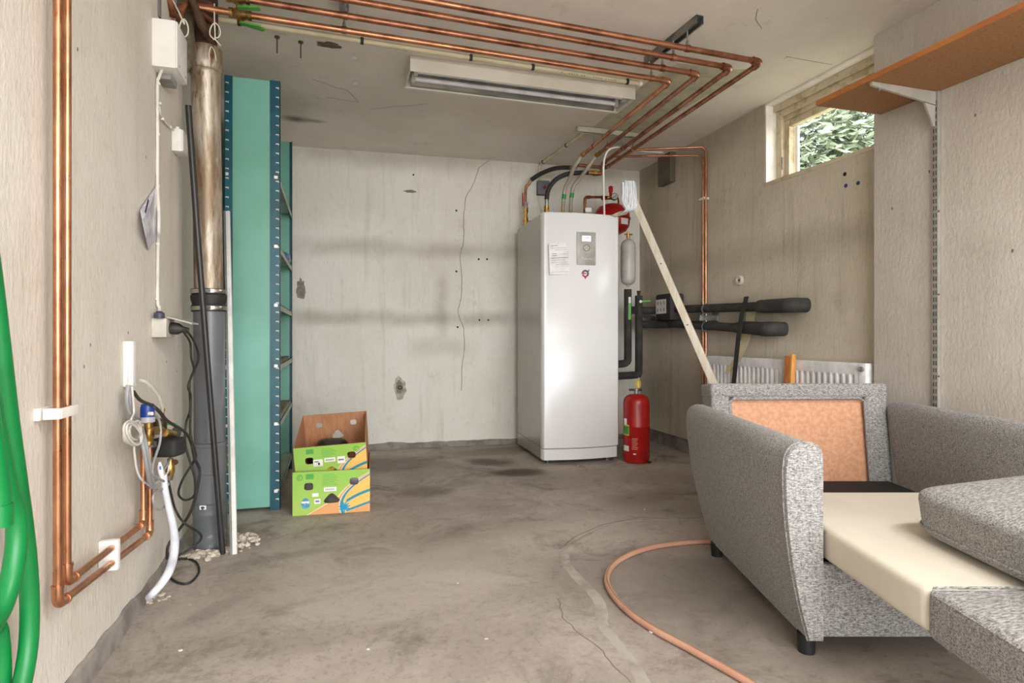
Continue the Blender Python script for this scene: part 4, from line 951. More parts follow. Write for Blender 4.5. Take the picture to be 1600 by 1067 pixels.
MB().tube([l1 + aY * .03, l1, l1 - aY * .1, l2 + aY * .04, l2, l2 + Vector((.03, -.03, 0)), l2 + Vector((.09, -.045, 0))], [.03, .034, .042, .046, .047, .046, .044], 18, 4).build('end_sleeve', m_foam, ll)
lb = thing('lagged_pipe', v1b, 'black lagged riser under the white metal bottle, beside the cabinet', 'pipe')
g1 = Vector((v1b.x - .03, v1b.y, v1b.z - .0))
MB().tube([bot1, Vector((bot1.x, bot1.y, v1b.z + .06)), Vector((v1b.x - .012, v1b.y, v1b.z + .01)), Vector((v1b.x - .06, v1b.y, v1b.z - .012)), Vector((pp(PW, 0, 0).x - .02 + .02, v1b.y, v1b.z - .014))], .031, 16, 6).build('lagging', m_foam, lb)
MB().box(bot1 + Vector((0, -.032, -.17)), (.022, .003, .16), .001, RT, FW).build('green_tag', M('tag_green', (96, 190, 70), .5), lb); MB().box(bot1 + Vector((0, -.033, -.09)), (.02, .003, .05), .001, RT, FW).build('white_tag', m_wp, lb)
lc = thing('lagged_pipe', v2b, 'black lagged riser in the corner between cabinet and right wall', 'pipe')
MB().tube([v2, Vector((v2.x, v2.y, v2b.z + .07)), Vector((v2.x - .012, v2.y, v2b.z + .012)), Vector((v2.x - .07, v2.y, v2b.z)), Vector((pp(PW, 0, 0).x + .02, v2.y, v2b.z - .005))], .031, 16, 6).build('lagging', m_foam, lc)
MB().lathe([(.013, 0), (.013, .03), (.016, .03), (.016, .04), (0, .04)], v2, UP, 12).build('stub', m_old, lc)
MB().beam(v2 + Vector((0, -.03, -.05)), v2 + Vector((.075, -.06, -.045)), .014, .012, UP, .003).build('green_handle', M('tag_green', (96, 190, 70), .5), lc); MB().lathe([(.012, 0), (.012, .012), (0, .012)], v2 + Vector((0, -.03, -.05)), -FW, 12).build('white_tag', m_wp, lc)
for px, nm, lb_ in ((1012, .02, 'small grey steel bracket between the lagged pipes beside the black box'), (1106, .0, 'grey steel bracket between the lagged pipes at the copper pipes')):
    y_ = RX(px, 497, .07).y; zt = u0.z + (u1.z - u0.z) * (u0.y - y_) / (u0.y - u1.y); zl = l0.z + (l1.z - l0.z) * (l0.y - y_) / (l0.y - l1.y); zm = (zt + zl) / 2
    t = thing('pipe_bracket', (XR, y_, zm), lb_, 'bracket')
    MB().bx(XR - .15, XR, y_ - .02, y_ + .02, zm - .02, zm + .02, .002).build('arm', m_steel, t); MB().bx(XR - .006, XR, y_ - .04, y_ + .04, zm - .05, zm + .05).build('plate', m_steel, t)
    for z_ in (zt, zl):
        MB().tube([Vector((XR - .085, y_, z_)) + (Vector((1, 0, 0)) * math.cos(a) + UP * math.sin(a)) * .0365 for a in [2 * math.pi * k / 20 for k in range(20)]], .005, 6, 0, True).build('clamp_ring', m_steel, t)
    MB().cyl(Vector((XR - .085, y_, zl + .038)), Vector((XR - .085, y_, zt - .038)), .005, 8).build('threaded_rod', m_steel, t)
# black box on the upper pipe
bx0, by0, by1 = 2.585, 4.18, 4.405; zt, zb_ = onX(1046, 458, bx0).z, onX(1046, 500, bx0).z
t = thing('filling_set_box', (bx0 + .06, (by0 + by1) / 2, zb_), 'black insulation box with pictogram label on the upper lagged pipe', 'box')
MB().bx(bx0, XR - .02, by0, by1, zb_, zt, .018).build('shell', M('black_epp', (52, 50, 49), .7, bump=.15, bsc=200), t)
la, lbb = onX(1041, 467, bx0), onX(1025, 490.5, bx0)
MB().bx(bx0 - .0015, bx0 - .0005, la.y, lbb.y, lbb.z, la.z).build('label', m_paper, t)
m = MB()
def lbl(fx, fz): return Vector((bx0 - .002, la.y + (lbb.y - la.y) * fx, lbb.z + (la.z - lbb.z) * fz))
for fz in (.78, .3):
    for fx in (.2, .5, .8):
        c0 = lbl(fx, fz); m.tube([c0 + Vector((0, .009 * math.sin(a), .011 * math.cos(a))) for a in [.5 + 5.0 * k / 9 for k in range(10)]], .0018, 5); m.bx(c0.x - .001, c0.x + .0005, c0.y - .004, c0.y + .004, c0.z - .018, c0.z - .014)
m.build('pictograms', m_inkb, t)
MB().lathe([(.012, 0), (.016, .02), (.01, .03)], Vector((bx0 + .05, by1, zb_ - .015)), (0, 1, 0), 10).build('drain_plug', m_old, t)
# wall socket, lath, strap, tape, wood
p = RX(1157, 438)
t = thing('round_socket', p, 'round white wall socket high on the right wall', 'socket'); MB().lathe([(.036, 0), (.036, .012), (.03, .02), (.018, .02), (.016, .006), (0, .006)], p, (-1, 0, 0), 20).build('plate', M('old_white', (212, 206, 192), .5), t); MB().lathe([(.008, .004), (.008, .012), (0, .012)], p, (-1, 0, 0), 10).build('screw', m_dark, t)
a, b = at(990, 312, 4.42), at(1117, 603, 3.95); L_ = (b - a); b2 = a + L_ * ((a.z - .004) / (a.z - b.z))
t = thing('wooden_lath', b2, 'long pale wooden lath leaning from behind the armchair to the cabinet corner', 'lath')
sd = L_.cross(RT).normalized()
MB().beam(a, b2, .05, .018, (-FW * .8 - RT * .6), .002).build('lath', M('planed_wood', (238, 230, 214), .6, c2=(226, 214, 192), sc=4, st=(8, 8, 1)), t)
for px, py in ((1044, 424), (1085, 523)):
    k = (py - 312) / 291; q = a + L_ * (k * .96); MB().lathe([(.004, 0), (.004, .014), (0, .014)], q - (FW * .8 + RT * .6).normalized() * .002, -(FW * .8 + RT * .6), 8).build('nail_hole', m_dark, t)
t = thing('webbing_strap', RX(1147, 606, .13), 'black webbing strap slung over the lagged pipes in front of the radiator', 'strap')
ps = [RX(1166, 466, .085) + UP * .012, RX(1164, 473, .13), RX(1159, 490, .138), RX(1153, 530, .145), RX(1149, 570, .14), RX(1145, 610, .138), RX(1143, 660, .135)]
rg = []
for i, q in enumerate(ps):
    rg.append([q - aY * .022, q + aY * .022, q + aY * .022 + aX * .003, q - aY * .022 + aX * .003])
MB().sweep(rg).build('strap', M('strap_black', (46, 44, 43), .75, bump=.3, bsc=300), t)
t = thing('paper_tape', RX(1141, 580, .115), 'strip of beige masking paper hanging behind the black strap', 'tape')
ps = [RX(1174, 476, .03), RX(1172, 500, .025), RX(1165, 530, .03), RX(1153, 560, .113), RX(1142, 575, .115), RX(1134, 583, .115)]
MB().sweep([[q - aY * w, q + aY * w, q + aY * w + aX * .001, q - aY * w + aX * .001] for q, w in zip(ps, (.05, .045, .045, .035, .035, .01))]).build('strip', M('beige_paper', (214, 200, 160), .8), t)
t = thing('wood_offcut', RX(1232, 640, .17), 'orange wooden offcut standing between the armchair and the radiator', 'offcut'); m_ow = M('orange_wood', (196, 122, 52), .55, c2=(168, 96, 36), sc=5, st=(14, 14, 1.5))
fa, fb = RX(1233, 556, .125), RX(1229, 640, .16); fb = fa + (fb - fa) * (fa.z / (fa.z - fb.z)) * .99
MB().beam(fa, fb, .05, .02, -aX, .002).build('board', m_ow, t); off = aY * -.03 + aX * .004
MB().beam(fa + off + UP * .012, fb + off, .012, .03, -aX, .001).build('batten', M('orange_wood_light', (222, 160, 84), .55, c2=(200, 134, 62), sc=5, st=(14, 14, 1.5)), t)

# ------------------------------------------------------------------ fire extinguisher
fp = onZ(994.5, 721, 0); fr_ = .098
t = thing('fire_extinguisher', fp, 'red fire extinguisher on the floor beside the heat pump', 'extinguisher')
MB().lathe([(.085, 0), (.093, .004), (.0945, .03), (fr_, .045), (fr_, .27), (fr_ + .001, .272), (fr_, .274), (fr_, .44), (.094, .468), (.08, .49), (.055, .504), (.02, .51)], fp, UP, 32).build('cylinder', m_red, t)
MB().lathe([(.02, .51), (.016, .514), (.016, .535), (.022, .537), (.022, .548), (0, .548)], fp, UP, 14).build('valve_neck', m_steel, t)
MB().cyl(fp + Vector((0, 0, .54)) - RT * .055, fp + Vector((0, 0, .54)) + RT * .04, .008, 10).build('valve_body', m_old, t)
MB().tube([fp + UP * (.585 + .03 * math.cos(a)) + RT * (.012 + .017 * math.sin(a)) for a in [2 * math.pi * k / 18 for k in range(18)]], .0055, 8, 0, True).build('pull_ring', M('ring_yellow', (206, 182, 60), .4), t)
MB().slab([fp + UP * z + RT * x - FW * .004 for x, z in ((.004, .56), (.02, .56), (.02, .605), (.004, .605))], -FW * .003).build('safety_tag', M('tag_yellow', (222, 206, 90), .5), t)
def wrap(z0, z1, a0, a1, mat, nm, r=fr_ + .0006, n=8):
    m = MB(); m.sweep([[fp + UP * z + (RT * math.sin(a) - FW * math.cos(a)) * r for z in (z0, z1)] for a in [a0 + (a1 - a0) * k / n for k in range(n + 1)]], False); return m.build(nm, mat, t)
wrap(.30, .40, -1.5, -.9, m_red, 'label'); wrap(.215, .275, -1.45, -.82, M('label_green', (70, 160, 60), .5), 'label_panel', fr_ + .001); wrap(.09, .13, -1.45, -.8, m_paper, 'label_panel', fr_ + .001); wrap(.285, .33, -1.4, -1.0, m_paper, 'label_panel', fr_ + .001)
wrap(.205, .285, -1.5, -.78, M('tag_yellow', (222, 206, 90), .5), 'label_border')
m_pt = M('print_pale', (206, 150, 140), .6)
for k in range(8): wrap(.185 - k * .011, .189 - k * .011, -.55, -.1 - .05 * (k % 3), m_pt, 'printed_line')
wrap(.07, .078, -.45, -.25, m_paper, 'printed_line')
o = MB().ball(onZ(1015, 722, .01), .012, 2, (1.2, .9, .8), .2, 3).build('rubber_plug', m_blk); tag(o, 'small black rubber plug on the floor beside the extinguisher', 'plug')

# ------------------------------------------------------------------ things above and beside the heat pump
vs0 = Vector((2.262, 4.555, 1.79)); R_ = .148
t = thing('expansion_vessel', vs0, 'red expansion vessel behind the heat pump corner', 'expansion vessel')
MB().lathe([(0, 0), (.06, .008), (.115, .035), (R_ - .006, .075), (R_, .11), (R_, .13)], vs0, UP, 32).build('lower_shell', m_red, t)
MB().lathe([(R_, .13), (R_ + .007, .132), (R_ + .007, .144), (R_, .146)], vs0, UP, 32).build('seam_ring', M('dark_red', (130, 18, 18), .35), t)
MB().lathe([(R_, .146), (R_ - .004, .19), (.118, .235), (.06, .262), (0, .27)], vs0, UP, 32).build('upper_shell', m_red, t)
m = MB(); m.sweep([[vs0 + UP * z + (RT * math.sin(a) - FW * math.cos(a)) * (R_ + .001) for z in (.075, .125)] for a in [.35 + .55 * k / 6 for k in range(7)]], False); m.build('label', m_paper, t)
bo0 = at(981.5, 448, 4.88)
t = thing('metal_bottle', bo0, 'pale grey metal bottle hanging below the red expansion vessel', 'vessel')
zt_ = at(981.5, 372, 4.88).z - bo0.z; r_ = .061
MB().lathe([(.012, 0), (.014, .012), (.03, .018), (.052, .034), (r_, .065), (r_, zt_ - .075), (.052, zt_ - .035), (.03, zt_ - .014), (.012, zt_ - .006), (.012, zt_)], bo0, UP, 28).build('bottle', M('pale_grey_enamel', (206, 203, 198), .35), t)
MB().lathe([(.012, zt_), (.016, zt_ + .002), (.016, zt_ + .02), (.01, zt_ + .022), (.01, zt_ + .05)], bo0, UP, 8).build('top_valve', m_brass, t); MB().cyl(bo0 + UP * (zt_ + .03) - RT * .03, bo0 + UP * (zt_ + .03) + RT * .035, .006, 8).build('valve_key', m_brass, t)
sg = at(955, 309, 4.95)
t = thing('safety_group', sg, 'brass safety valve with round pressure gauge above the red vessel', 'valve')
MB().cyl(sg - RT * .06, sg + RT * .04, .016, 12).build('manifold', m_brass, t); gc = at(959.5, 308, 4.9)
MB().lathe([(.029, 0), (.029, .022), (.026, .024), (0, .024)], gc, -FW, 24).build('gauge', m_blk, t); MB().lathe([(.025, .0245), (0, .0245)], gc, -FW, 24).build('gauge_face', m_paper, t)
MB().slab([gc - FW * .025 + RT * x + UP * z for x, z in ((-.015, -.012), (-.012, -.014), (.016, .012), (.014, .015))], -FW * .0006).build('gauge_needle', m_inkb, t)
MB().lathe([(.012, 0), (.012, .035), (.017, .036), (.019, .075), (.015, .085), (0, .085)], sg - RT * .004 + UP * .01, UP, 14).build('red_cap', m_red, t)
MB().lathe([(.02, 0), (.022, .02), (.012, .03)], sg - RT * .055, -RT, 10).build('nut', m_brass, t)
MB().tube([sg + RT * .04, sg + RT * .055 + UP * -.005, sg + RT * .06 - UP * .03, sg + RT * .06 - UP * .055], .008, 8, 3).build('outlet_bend', m_cop2, t)
ca_ = at(912.5, 333, 4.75); pipe_run([Vector((ca_.x, ca_.y, PH - .05)), at(914, 308, 4.78), at(948, 308, 4.93)], .0105, 'copper_bend', 'copper pipe bending from the cabinet top to the safety valve', 'pipe', m_cop2, True, .03)
o = thing('copper_hoop', at(913, 334, 4.7), 'flat copper pipe loop lying on top of the cabinet', 'pipe'); hc = at(911, 330, 4.65); hc.z = PH + .012
MB().tube([hc + RT * .065 * math.cos(a) + FW * .07 * math.sin(a) + UP * .002 for a in [2 * math.pi * k / 26 for k in range(26)]], .008, 8, 0, True).build('loop', m_cop2, o)
o = MB().box(at(919.5, 328, 4.7), (.05, .004, .035), .001, RT, FW).build('warning_label', m_paper); tag(o, 'small printed label tag behind the cabinet top', 'label')
# hoses
def hose_fit(p, d, t, r, n=3):
    d = Vector(d).normalized(); m = MB(); 
    for k in range(n): m.tube([p + d * (.004 + .026 * k), p + d * (.022 + .026 * k)], r * (1.05 + .12 * (k % 2)), 6 if k % 2 else 12)
    m.cyl(p, p + d * .026 * n, r * .85, 12); return m.build('brass_fitting', m_brass, t)
bz = PH - .08
h1 = thing('black_hose', at(823, 345, 4.95), 'black rubber hose curving left over the cabinet to a red-lever valve', 'hose')
st = Vector((0, 0, 0)); y1_ = 4.86
A_ = [onY(*q, yy) for q, yy in (((891, 262), 4.56), ((868, 263), 4.66), ((846, 271), 4.78), ((830, 281), 4.84))]
MB().tube(A_, .0185, 14, 6).build('hose', m_blk, h1)
vd = [onY(826, 288, 4.85), onY(822, 292, 4.86), onY(821, 304, 4.86), onY(821, 316, 4.86)]
MB().tube([A_[-1]] + vd, .012, 10, 4).build('copper_tail', m_cop2, h1); q = onY(821.5, 316, 4.86)
MB().cyl(q, q - UP * .05, .02, 6).build('nut', m_steel, h1); 
m = MB(); 
for k in range(5): m.tube([q - UP * (.05 + .04 * k), q - UP * (.085 + .04 * k)], .016 if k % 2 else .022, 8)
m.cyl(q - UP * .05, q - UP * .25, .014, 10); m.cyl(q - UP * .17, q - UP * .17 + RT * .07, .011, 10); m.build('brass_fitting', m_brass, h1)
MB().beam(onY(816.5, 301, 4.84), onY(817, 322, 4.83), .012, .008, -FW, .002).build('red_lever', m_red, h1)
sl = MB().cyl(A_[0], A_[0] + (A_[0] - A_[1]).normalized() * .06, .014, 12).build('steel_ferrule', m_steel, h1)
hb0 = Vector((e3.x - .05, e3.y, d3.z))
h2 = thing('black_hose', at(857, 331, 4.6), 'black ribbed hose arching from the copper drop down to the cabinet top', 'hose')
D_ = [hb0 - aX * .08 + UP * .0, onY(904, 270, 4.42), onY(886, 272, 4.43), onY(868, 281, 4.45), onY(857, 296, 4.47), onY(854, 312, 4.47)]
MB().tube(D_, .0185, 14, 6).build('hose', m_blk, h2); MB().cyl(hb0, hb0 - aX * .09, .017, 12).build('ferrule', m_brass, h2); MB().tube([hb0 - aX * .0, hb0 - aX * .035], .022, 6).build('nut', m_brass, h2)
q = D_[-1]; MB().cyl(q + UP * .005, q - UP * .05, .0165, 12).build('ferrule', m_steel, h2); hose_fit(q - UP * .05, -UP, h2, .02, 3)
g = G('braided_hose'); ch = g.f('ADD', g.f('SINE', g.f('MULTIPLY', g.f('ADD', g.xyz(g.obj)[2], g.xyz(g.obj)[0]), 700.0)), g.f('SINE', g.f('MULTIPLY', g.f('SUBTRACT', g.xyz(g.obj)[2], g.xyz(g.obj)[0]), 700.0)))
m_brd = g.done(g.mix(g.ramp(ch, -.5, 1.0), lin((150, 142, 124)), lin((206, 200, 186))), .25, 0, Alpha=.78)
for (pts, lab_, eend) in ((((906, 247, 4.25), (897, 262, 4.32), (890, 280, 4.40), (883, 294, 4.45), (880.5, 312, 4.46), (879.5, 333, 4.46)), 'clear braided hose with green band, the one above the paper note side', e1),
                          (((929, 248, 4.22), (917, 264, 4.30), (905, 280, 4.38), (896, 292, 4.42), (892.5, 310, 4.43), (891.5, 333, 4.43)), 'clear braided hose with green band, the one above the control panel side', e2)):
    P_ = [onY(a, b, c) for a, b, c in pts]; t = thing('braided_hose', P_[-1], lab_, 'hose')
    P_[0] = Vector((eend.x, eend.y, ZP)) + aY * .05; MB().tube(P_, .0155, 12, 6).build('hose', m_brd, t); union(Vector((eend.x, eend.y, ZP)) + aY * .02, aY, t)
    MB().cyl(P_[3].lerp(P_[4], .55), P_[3].lerp(P_[4], .95), .0175, 12).build('green_band', m_green, t); hose_fit(P_[-1] + UP * .05, -UP, t, .014, 2)
# grey isolator, thin white pipe
q = onB(848.5, 294, .03)
t = thing('isolator_switch', q, 'grey wall switch box with red button behind the hoses', 'switch'); MB().box(q, (.11, .06, .125), .01, BE, BN).build('box', M('switch_grey', (112, 116, 118), .5), t); MB().lathe([(.013, .0), (.013, .012), (0, .013)], q + BN * .03 + BE * .005, BN, 14).build('red_button', m_red, t)
o = MB().tube([onB(843, 306, .02), onB(843, 318, .02), onB(846, 326, .03), onB(850, 334, .06), onB(852, 350, .08)], .006, 8, 4).build('power_cable', m_wc); tag(o, 'white cable from the grey switch box down behind the cabinet', 'cable')
ws1 = [at(944.5, 337, 4.55), at(943.5, 300, 4.5), at(943, 260, 4.48), at(946, 243, 4.47), at(953, 233, 4.46), at(968, 230, 4.5), at(990, 232, 4.6), at(1008, 237, 4.75), at(1036, 238, 4.8)]
ws1[0].z = PH - .02; o = MB().tube(ws1, .0075, 10, 5).build('white_conduit', m_wp); tag(o, 'thin white plastic conduit rising from the cabinet and bending right under the ceiling', 'conduit')
_n, _f = onX(1047, 283, XR - .05), onX(1028, 283, XR - .05)
o = MB().bx(XR - .05, XR, _n.y, _f.y, _n.z, ZC).build('ceiling_stub', M('grimy_concrete', (104, 96, 82), .95, bump=.4)); struct(o); o.name = 'trim_1'
# folded striped sheet on the cabinet corner
t = thing('folded_sheet', at(985, 330, 4.42), 'bundle of folded white striped sheeting hanging on the cabinet corner', 'sheet')
m_fs = M('striped_sheet', (234, 236, 238), .6, c2=(168, 178, 192), sc=60, lo=.5, hi=.62, st=(3, 3, .15))
for k in range(7):
    o0 = FW * (.012 * k) ; x0 = 973 + k * 3.4
    pts = [at(x0, 284 - (2 if 0 < k < 6 else -1), 4.36), at(x0 + .6, 300, 4.36), at(x0 + .3 + k * .2, 316, 4.36), at(979 + k * 2.0, 328 - abs(k - 3) * .3, 4.37), at(968 + k * 1.2, 334 - k * .9, 4.38)]
    pts = smooth([p + o0 * .4 - FW * (.007 * (k % 2)) for p in pts], 5); w_ = .0082
    MB().sweep([[p - RT * w_ , p - RT * w_ * .2 - FW * .006, p + RT * w_ - FW * .001, p + RT * w_ + FW * .03, p - RT * w_ + FW * .03] for p in pts]).build('fold', m_fs, t)
o = MB().slab([at(955, 336, 4.45), at(972, 329, 4.45), at(985, 329, 4.45), at(980, 334, 4.45), at(962, 338, 4.45)], FW * .03).build('loose_end', M('sheet_tan', (190, 170, 130), .7, c2=(206, 206, 204), sc=30), t)

# ------------------------------------------------------------------ hose on the floor, debris
hp = [onZ(*q, .0115) for q in ((1160, 858), (1125, 847), (1100, 846), (1060, 849), (1020, 855), (985, 866), (958, 883), (948, 905), (958, 930), (985, 958), (1025, 985), (1075, 1012), (1125, 1040), (1180, 1072), (1240, 1110))]
t = thing('garden_hose', hp[5], 'copper coloured hose curving over the floor from under the armchair', 'hose')
MB().tube(hp, .0112, 12, 8).build('hose', M('pink_hose', (184, 136, 114), .45, c2=(194, 150, 130), sc=5), t)
sm_ = smooth(hp, 8); MB().tube([p + UP * .0095 for p in sm_], .0026, 6).build('stripe', M('hose_stripe', (150, 118, 84), .5), t)
chips = ((1018, 987, 'largest pale plaster chip, on the floor beside the copper coloured hose'), (903, 727, 'pale plaster chip on the floor just under the cabinet front'), (716, 735, 'tiny pale chip on the floor beside the dark stain before the back wall'),
         (1007, 796, 'tiny pale chip near the far end of the cement line in the floor'), (297, 945, 'tiny pale chip on the floor near the black cable loop'), (282, 1016, 'tiny pale chip on the floor below the bends of the left wall pipes'))
other = 'tiny pale plaster chip lying alone in the middle of the concrete floor'
for k, (px, py, lb_) in enumerate(chips + tuple((a, b, other) for a, b in ((575, 1014), (715, 911), (760, 998)))):
    o = MB().ball(onZ(px, py, .003), .008 if px in (1018, 903) else .005, 1, (1.3, 1, .5), .3, k).build('plaster_chip', M('pale_chip', (214, 208, 196), .9)); tag(o, lb_, 'chip', 'plaster chips on the floor')
# ------------------------------------------------------------------ left wall: drain pipe and what leans on it
TD = 2.69
def dp(px, py, t=TD): return at(px, py, t)
base = at(329, 524, TD); base.z = 0
drain = thing('drain_pipe', base, 'thick drain pipe by the shelving, rusty steel above and grey plastic below', 'pipe')
g = G('rusty_steel'); rn = g.noise(g.scale(g.obj, (9, 9, 1.4)), 1.0, 6, .7, .5)
rc = g.mix(g.ramp(rn, .40, .58), lin((190, 180, 164)), lin((134, 116, 94))); rc = g.mix(g.ramp(g.noise(g.scale(g.obj, (14, 14, 2.2)), 1.0, 6, .75), .5, .64), rc, lin((112, 78, 50)))
m_rst = g.done(rc, .45, .4)
zz_ = lambda py, t=TD: EYE + (HY - py) / F * t
def axis(z): a = at(321, 100, TD); b = at(327, 500, TD); k = (a.z - z) / (a.z - b.z); q = a.lerp(b, k) if k < 1 else b.lerp(base, (b.z - z) / b.z); return Vector((q.x, q.y, z))
def seg(rz, mat, nm, par=drain, sg_=28): return MB().tube([axis(z) for r, z in rz], [r for r, z in rz], sg_).build(nm, mat, par, ang=45)
seg([(.060, zz_(452)), (.060, zz_(122)), (.0645, zz_(119)), (.0645, zz_(114)), (.062, zz_(112)), (.068, zz_(107)), (.071, zz_(101)), (.071, zz_(95)), (.069, zz_(86)), (.0685, zz_(77)), (.056, zz_(76)), (.050, zz_(78))], m_rst, 'steel_pipe')
seg([(.048, zz_(76)), (.05, zz_(62)), (.055, zz_(30)), (.055, ZC)], m_old, 'old_upper_pipe')
seg([(.072, zz_(487)), (.073, zz_(478)), (.068, zz_(476)), (.074, zz_(468)), (.075, zz_(462)), (.069, zz_(460)), (.073, zz_(456)), (.072, zz_(452))], m_blk, 'rubber_coupling')
for py in (456, 482):
    z = zz_(py); b_ = seg([(.0745, z - .009), (.0755, z - .006), (.0755, z + .006), (.0745, z + .009)], M('bright_steel', (206, 202, 194), .25, 1.0), 'hose_clamp'); MB().box(axis(z) - FW * .078 + RT * .03, (.03, .012, .014), .002, RT, FW).build('clamp_screw', m_steel, b_)
m_pvc = M('grey_pvc', (104, 106, 110), .35, c2=(98, 100, 104), sc=4); g = G('dusty_pvc'); zz3 = g.xyz(g.pos)[2]
m_pvcd = g.done(g.mix(g.f('MULTIPLY', g.ramp(g.noise(g.obj, 26, 5, .75), .52, .7), g.ramp(zz3, .02, .18, .8, .05)), lin((98, 102, 106)), lin((170, 166, 158))), .45)
seg([(.0645, zz_(700)), (.0645, zz_(487))], m_pvc, 'plastic_pipe')
seg([(.064, zz_(738)), (.0705, zz_(737)), (.0705, zz_(696)), (.0735, zz_(695)), (.0735, zz_(690)), (.066, zz_(689))], m_pvc, 'socket')
seg([(.0665, zz_(790)), (.0665, zz_(736))], m_pvc, 'plastic_pipe')
seg([(.070, 0.0), (.070, zz_(803)), (.0735, zz_(801)), (.0735, zz_(796)), (.0715, zz_(793)), (.0735, zz_(790)), (.0735, zz_(784)), (.067, zz_(782))], m_pvcd, 'plastic_pipe')
q = at(317, 793, TD - .072); MB().box(q, (.028, .002, .018), 0, RT, FW).build('small_label', m_paper, drain); MB().box(q - FW * .0015, (.016, .001, .007), 0, RT, FW).build('label_print', m_inkb, drain)
a, b = at(294, 165, 2.48), onZ(348, 865, 0.002)
pipe_run([a, at(311, 400, 2.53), at(330, 640, 2.565), b], .0125, 'black_tube', 'thin black plastic tube leaning in front of the drain pipe', 'tube', M('black_pe', (40, 38, 37), .4), False, .1)
a, b = at(356, 330, 2.87), onZ(367, 866, .002); m_ws = M('white_strip', (236, 235, 232), .3)
t = thing('white_profile', b, 'long white plastic profile leaning between drain pipe and shelving', 'profile'); MB().beam(a, b, .018, .012, -FW, .002).build('strip', m_ws, t); MB().beam(a - RT * .0155, b - RT * .0155, .008, .010, -FW, .001).build('strip_edge', M('alu', (190, 190, 188), .3, .7), t)
# rubble heap round the foot of the drain
rr = random.Random(12); gv = MB()
for k in range(240):
    cx, cy, sx, sy = rr.choice(((384, 846, 9, 7), (392, 845, 9, 5), (375, 852, 9, 8), (312, 868, 12, 4), (335, 866, 8, 3), (358, 862, 8, 4), (300, 872, 7, 2)))
    q = onZ(rr.gauss(cx, sx * .7), rr.gauss(cy, sy * .7), 0); r = rr.uniform(.005, .013); hgt = max(0, .022 - abs(q.x - onZ(cx, cy, 0).x) * .5) if cx > 370 else 0
    gv.ball(q + UP * (r * .5 + rr.random() * hgt), r, 1, (1.2, 1, .8), .35, k)
o = gv.build('rubble', M('rubble_stone', (206, 196, 182), .95, c2=(160, 148, 134), sc=40), kind='stuff', ang=20); tag(o, 'small heap of pale rubble around the foot of the drain pipe', 'rubble')
rr = random.Random(2); gv = MB()
for k in range(26):
    q = onZ(rr.gauss(243, 8), rr.gauss(933, 4), 0); r = rr.uniform(.003, .009); gv.ball(q + UP * r * .4, r, 1, (1.4, 1, .6), .35, k)
o = gv.build('rubble', M('rubble_stone', (206, 196, 182), .95, c2=(160, 148, 134), sc=40), kind='stuff', ang=20); tag(o, 'crumbs of plaster on the floor below the white drain hose', 'rubble')

# ------------------------------------------------------------------ left wall: copper pipes
OF = .035; RL = .0092
n1 = LX(90, 945, OF); f1 = LX(234, 834, OF); n2 = LX(104.5, 910, OF); f2 = LX(224, 818, OF)
top = ZC - .0; vz1 = LX(236, 690, OF).z; vz2 = LX(226, 700, OF).z
pipe_run([Vector((n1.x, n1.y, top)), n1, Vector((n1.x, f1.y, f1.z)), Vector((n1.x, f1.y, vz1))], RL, 'heating_pipe', 'copper pipe on the left wall with the lower of the two bends', 'pipe', m_cop, er=.022, fr=1.3, loc=n1)
pipe_run([Vector((n2.x, n2.y, top)), n2, Vector((n2.x, f2.y, f2.z)), Vector((n2.x, f2.y, vz2))], RL, 'heating_pipe', 'copper pipe on the left wall with the upper of the two bends', 'pipe', m_cop, er=.022, fr=1.3, loc=n2)
def clipbox(pts, label, c):
    t = thing('pipe_clip', c, label, 'pipe clip'); return t
p = LX(90, 645, OF); t = clipbox(None, 'white pipe clip on the upright copper pipes of the left wall', p)
y0_, y1_ = n1.y - .02, n2.y + .022
MB().bx(XL, XL + .012, y0_ - .012, y1_, p.z - .014, p.z + .014, .002).build('base', m_wp, t); MB().bx(p.x - .02, p.x + RL + .005, y0_ - .006, y0_ + .006, p.z - .013, p.z + .013, .003).build('cheek', m_wp, t); MB().bx(p.x + RL, p.x + RL + .007, y0_, y1_, p.z - .012, p.z + .012, .002).build('front_band', m_wp, t)
c0 = LX(177, 862, OF); t = clipbox(None, 'white double pipe clip on the sloping copper pipes near the floor', c0)
zA = n1.z + (f1.z - n1.z) * (c0.y - n1.y) / (f1.y - n1.y); zB = n2.z + (f2.z - n2.z) * (c0.y - n2.y) / (f2.y - n2.y)
MB().bx(XL, XL + OF + .016, c0.y - .012, c0.y + .012, min(zA, zB) - .022, max(zA, zB) + .022, .006).build('body', m_wp, t)
# ------------------------------------------------------------------ left wall: boxes and cables
def lbox(px0, px1, px2, pt, pb): 
    a = LX(px0, pt); b = LX(px0, pb); y0 = a.y; x1 = onY(px1, pt, y0).x; y1 = onX(px2, pt, x1).y
    return XL, x1, y0, y1, b.z, a.z
B = lbox(237, 274, 290, 27, 102); t = thing('junction_box', (XL + .04, B[2] + .08, B[4]), 'large white electrical box high on the left wall', 'electrical box')
MB().bx(*B, .003).build('housing', m_wp, t); lid = MB().bx(B[1], B[1] + .006, B[2] + .002, B[3] - .002, B[4] + .002, B[5] - .002, .002).build('lid', m_wp, t)
for dy in (.03, .13): MB().bx(B[1] + .006, B[1] + .0066, B[2] + dy, B[2] + dy + .012, B[4] + .02, B[4] + .023).build('lid_slot', m_inkb, lid)
MB().bx(XL + .005, XL + .05, B[2] + .06, B[3] - .01, B[4] - .022, B[4], .002).build('gland_plate', M('grey_gland', (150, 148, 144), .6), t)
S = lbox(268, 284, 292, 200, 235); t = thing('junction_box', (XL + .02, S[2] + .04, S[4]), 'small white junction box below the large one on the left wall', 'electrical box')
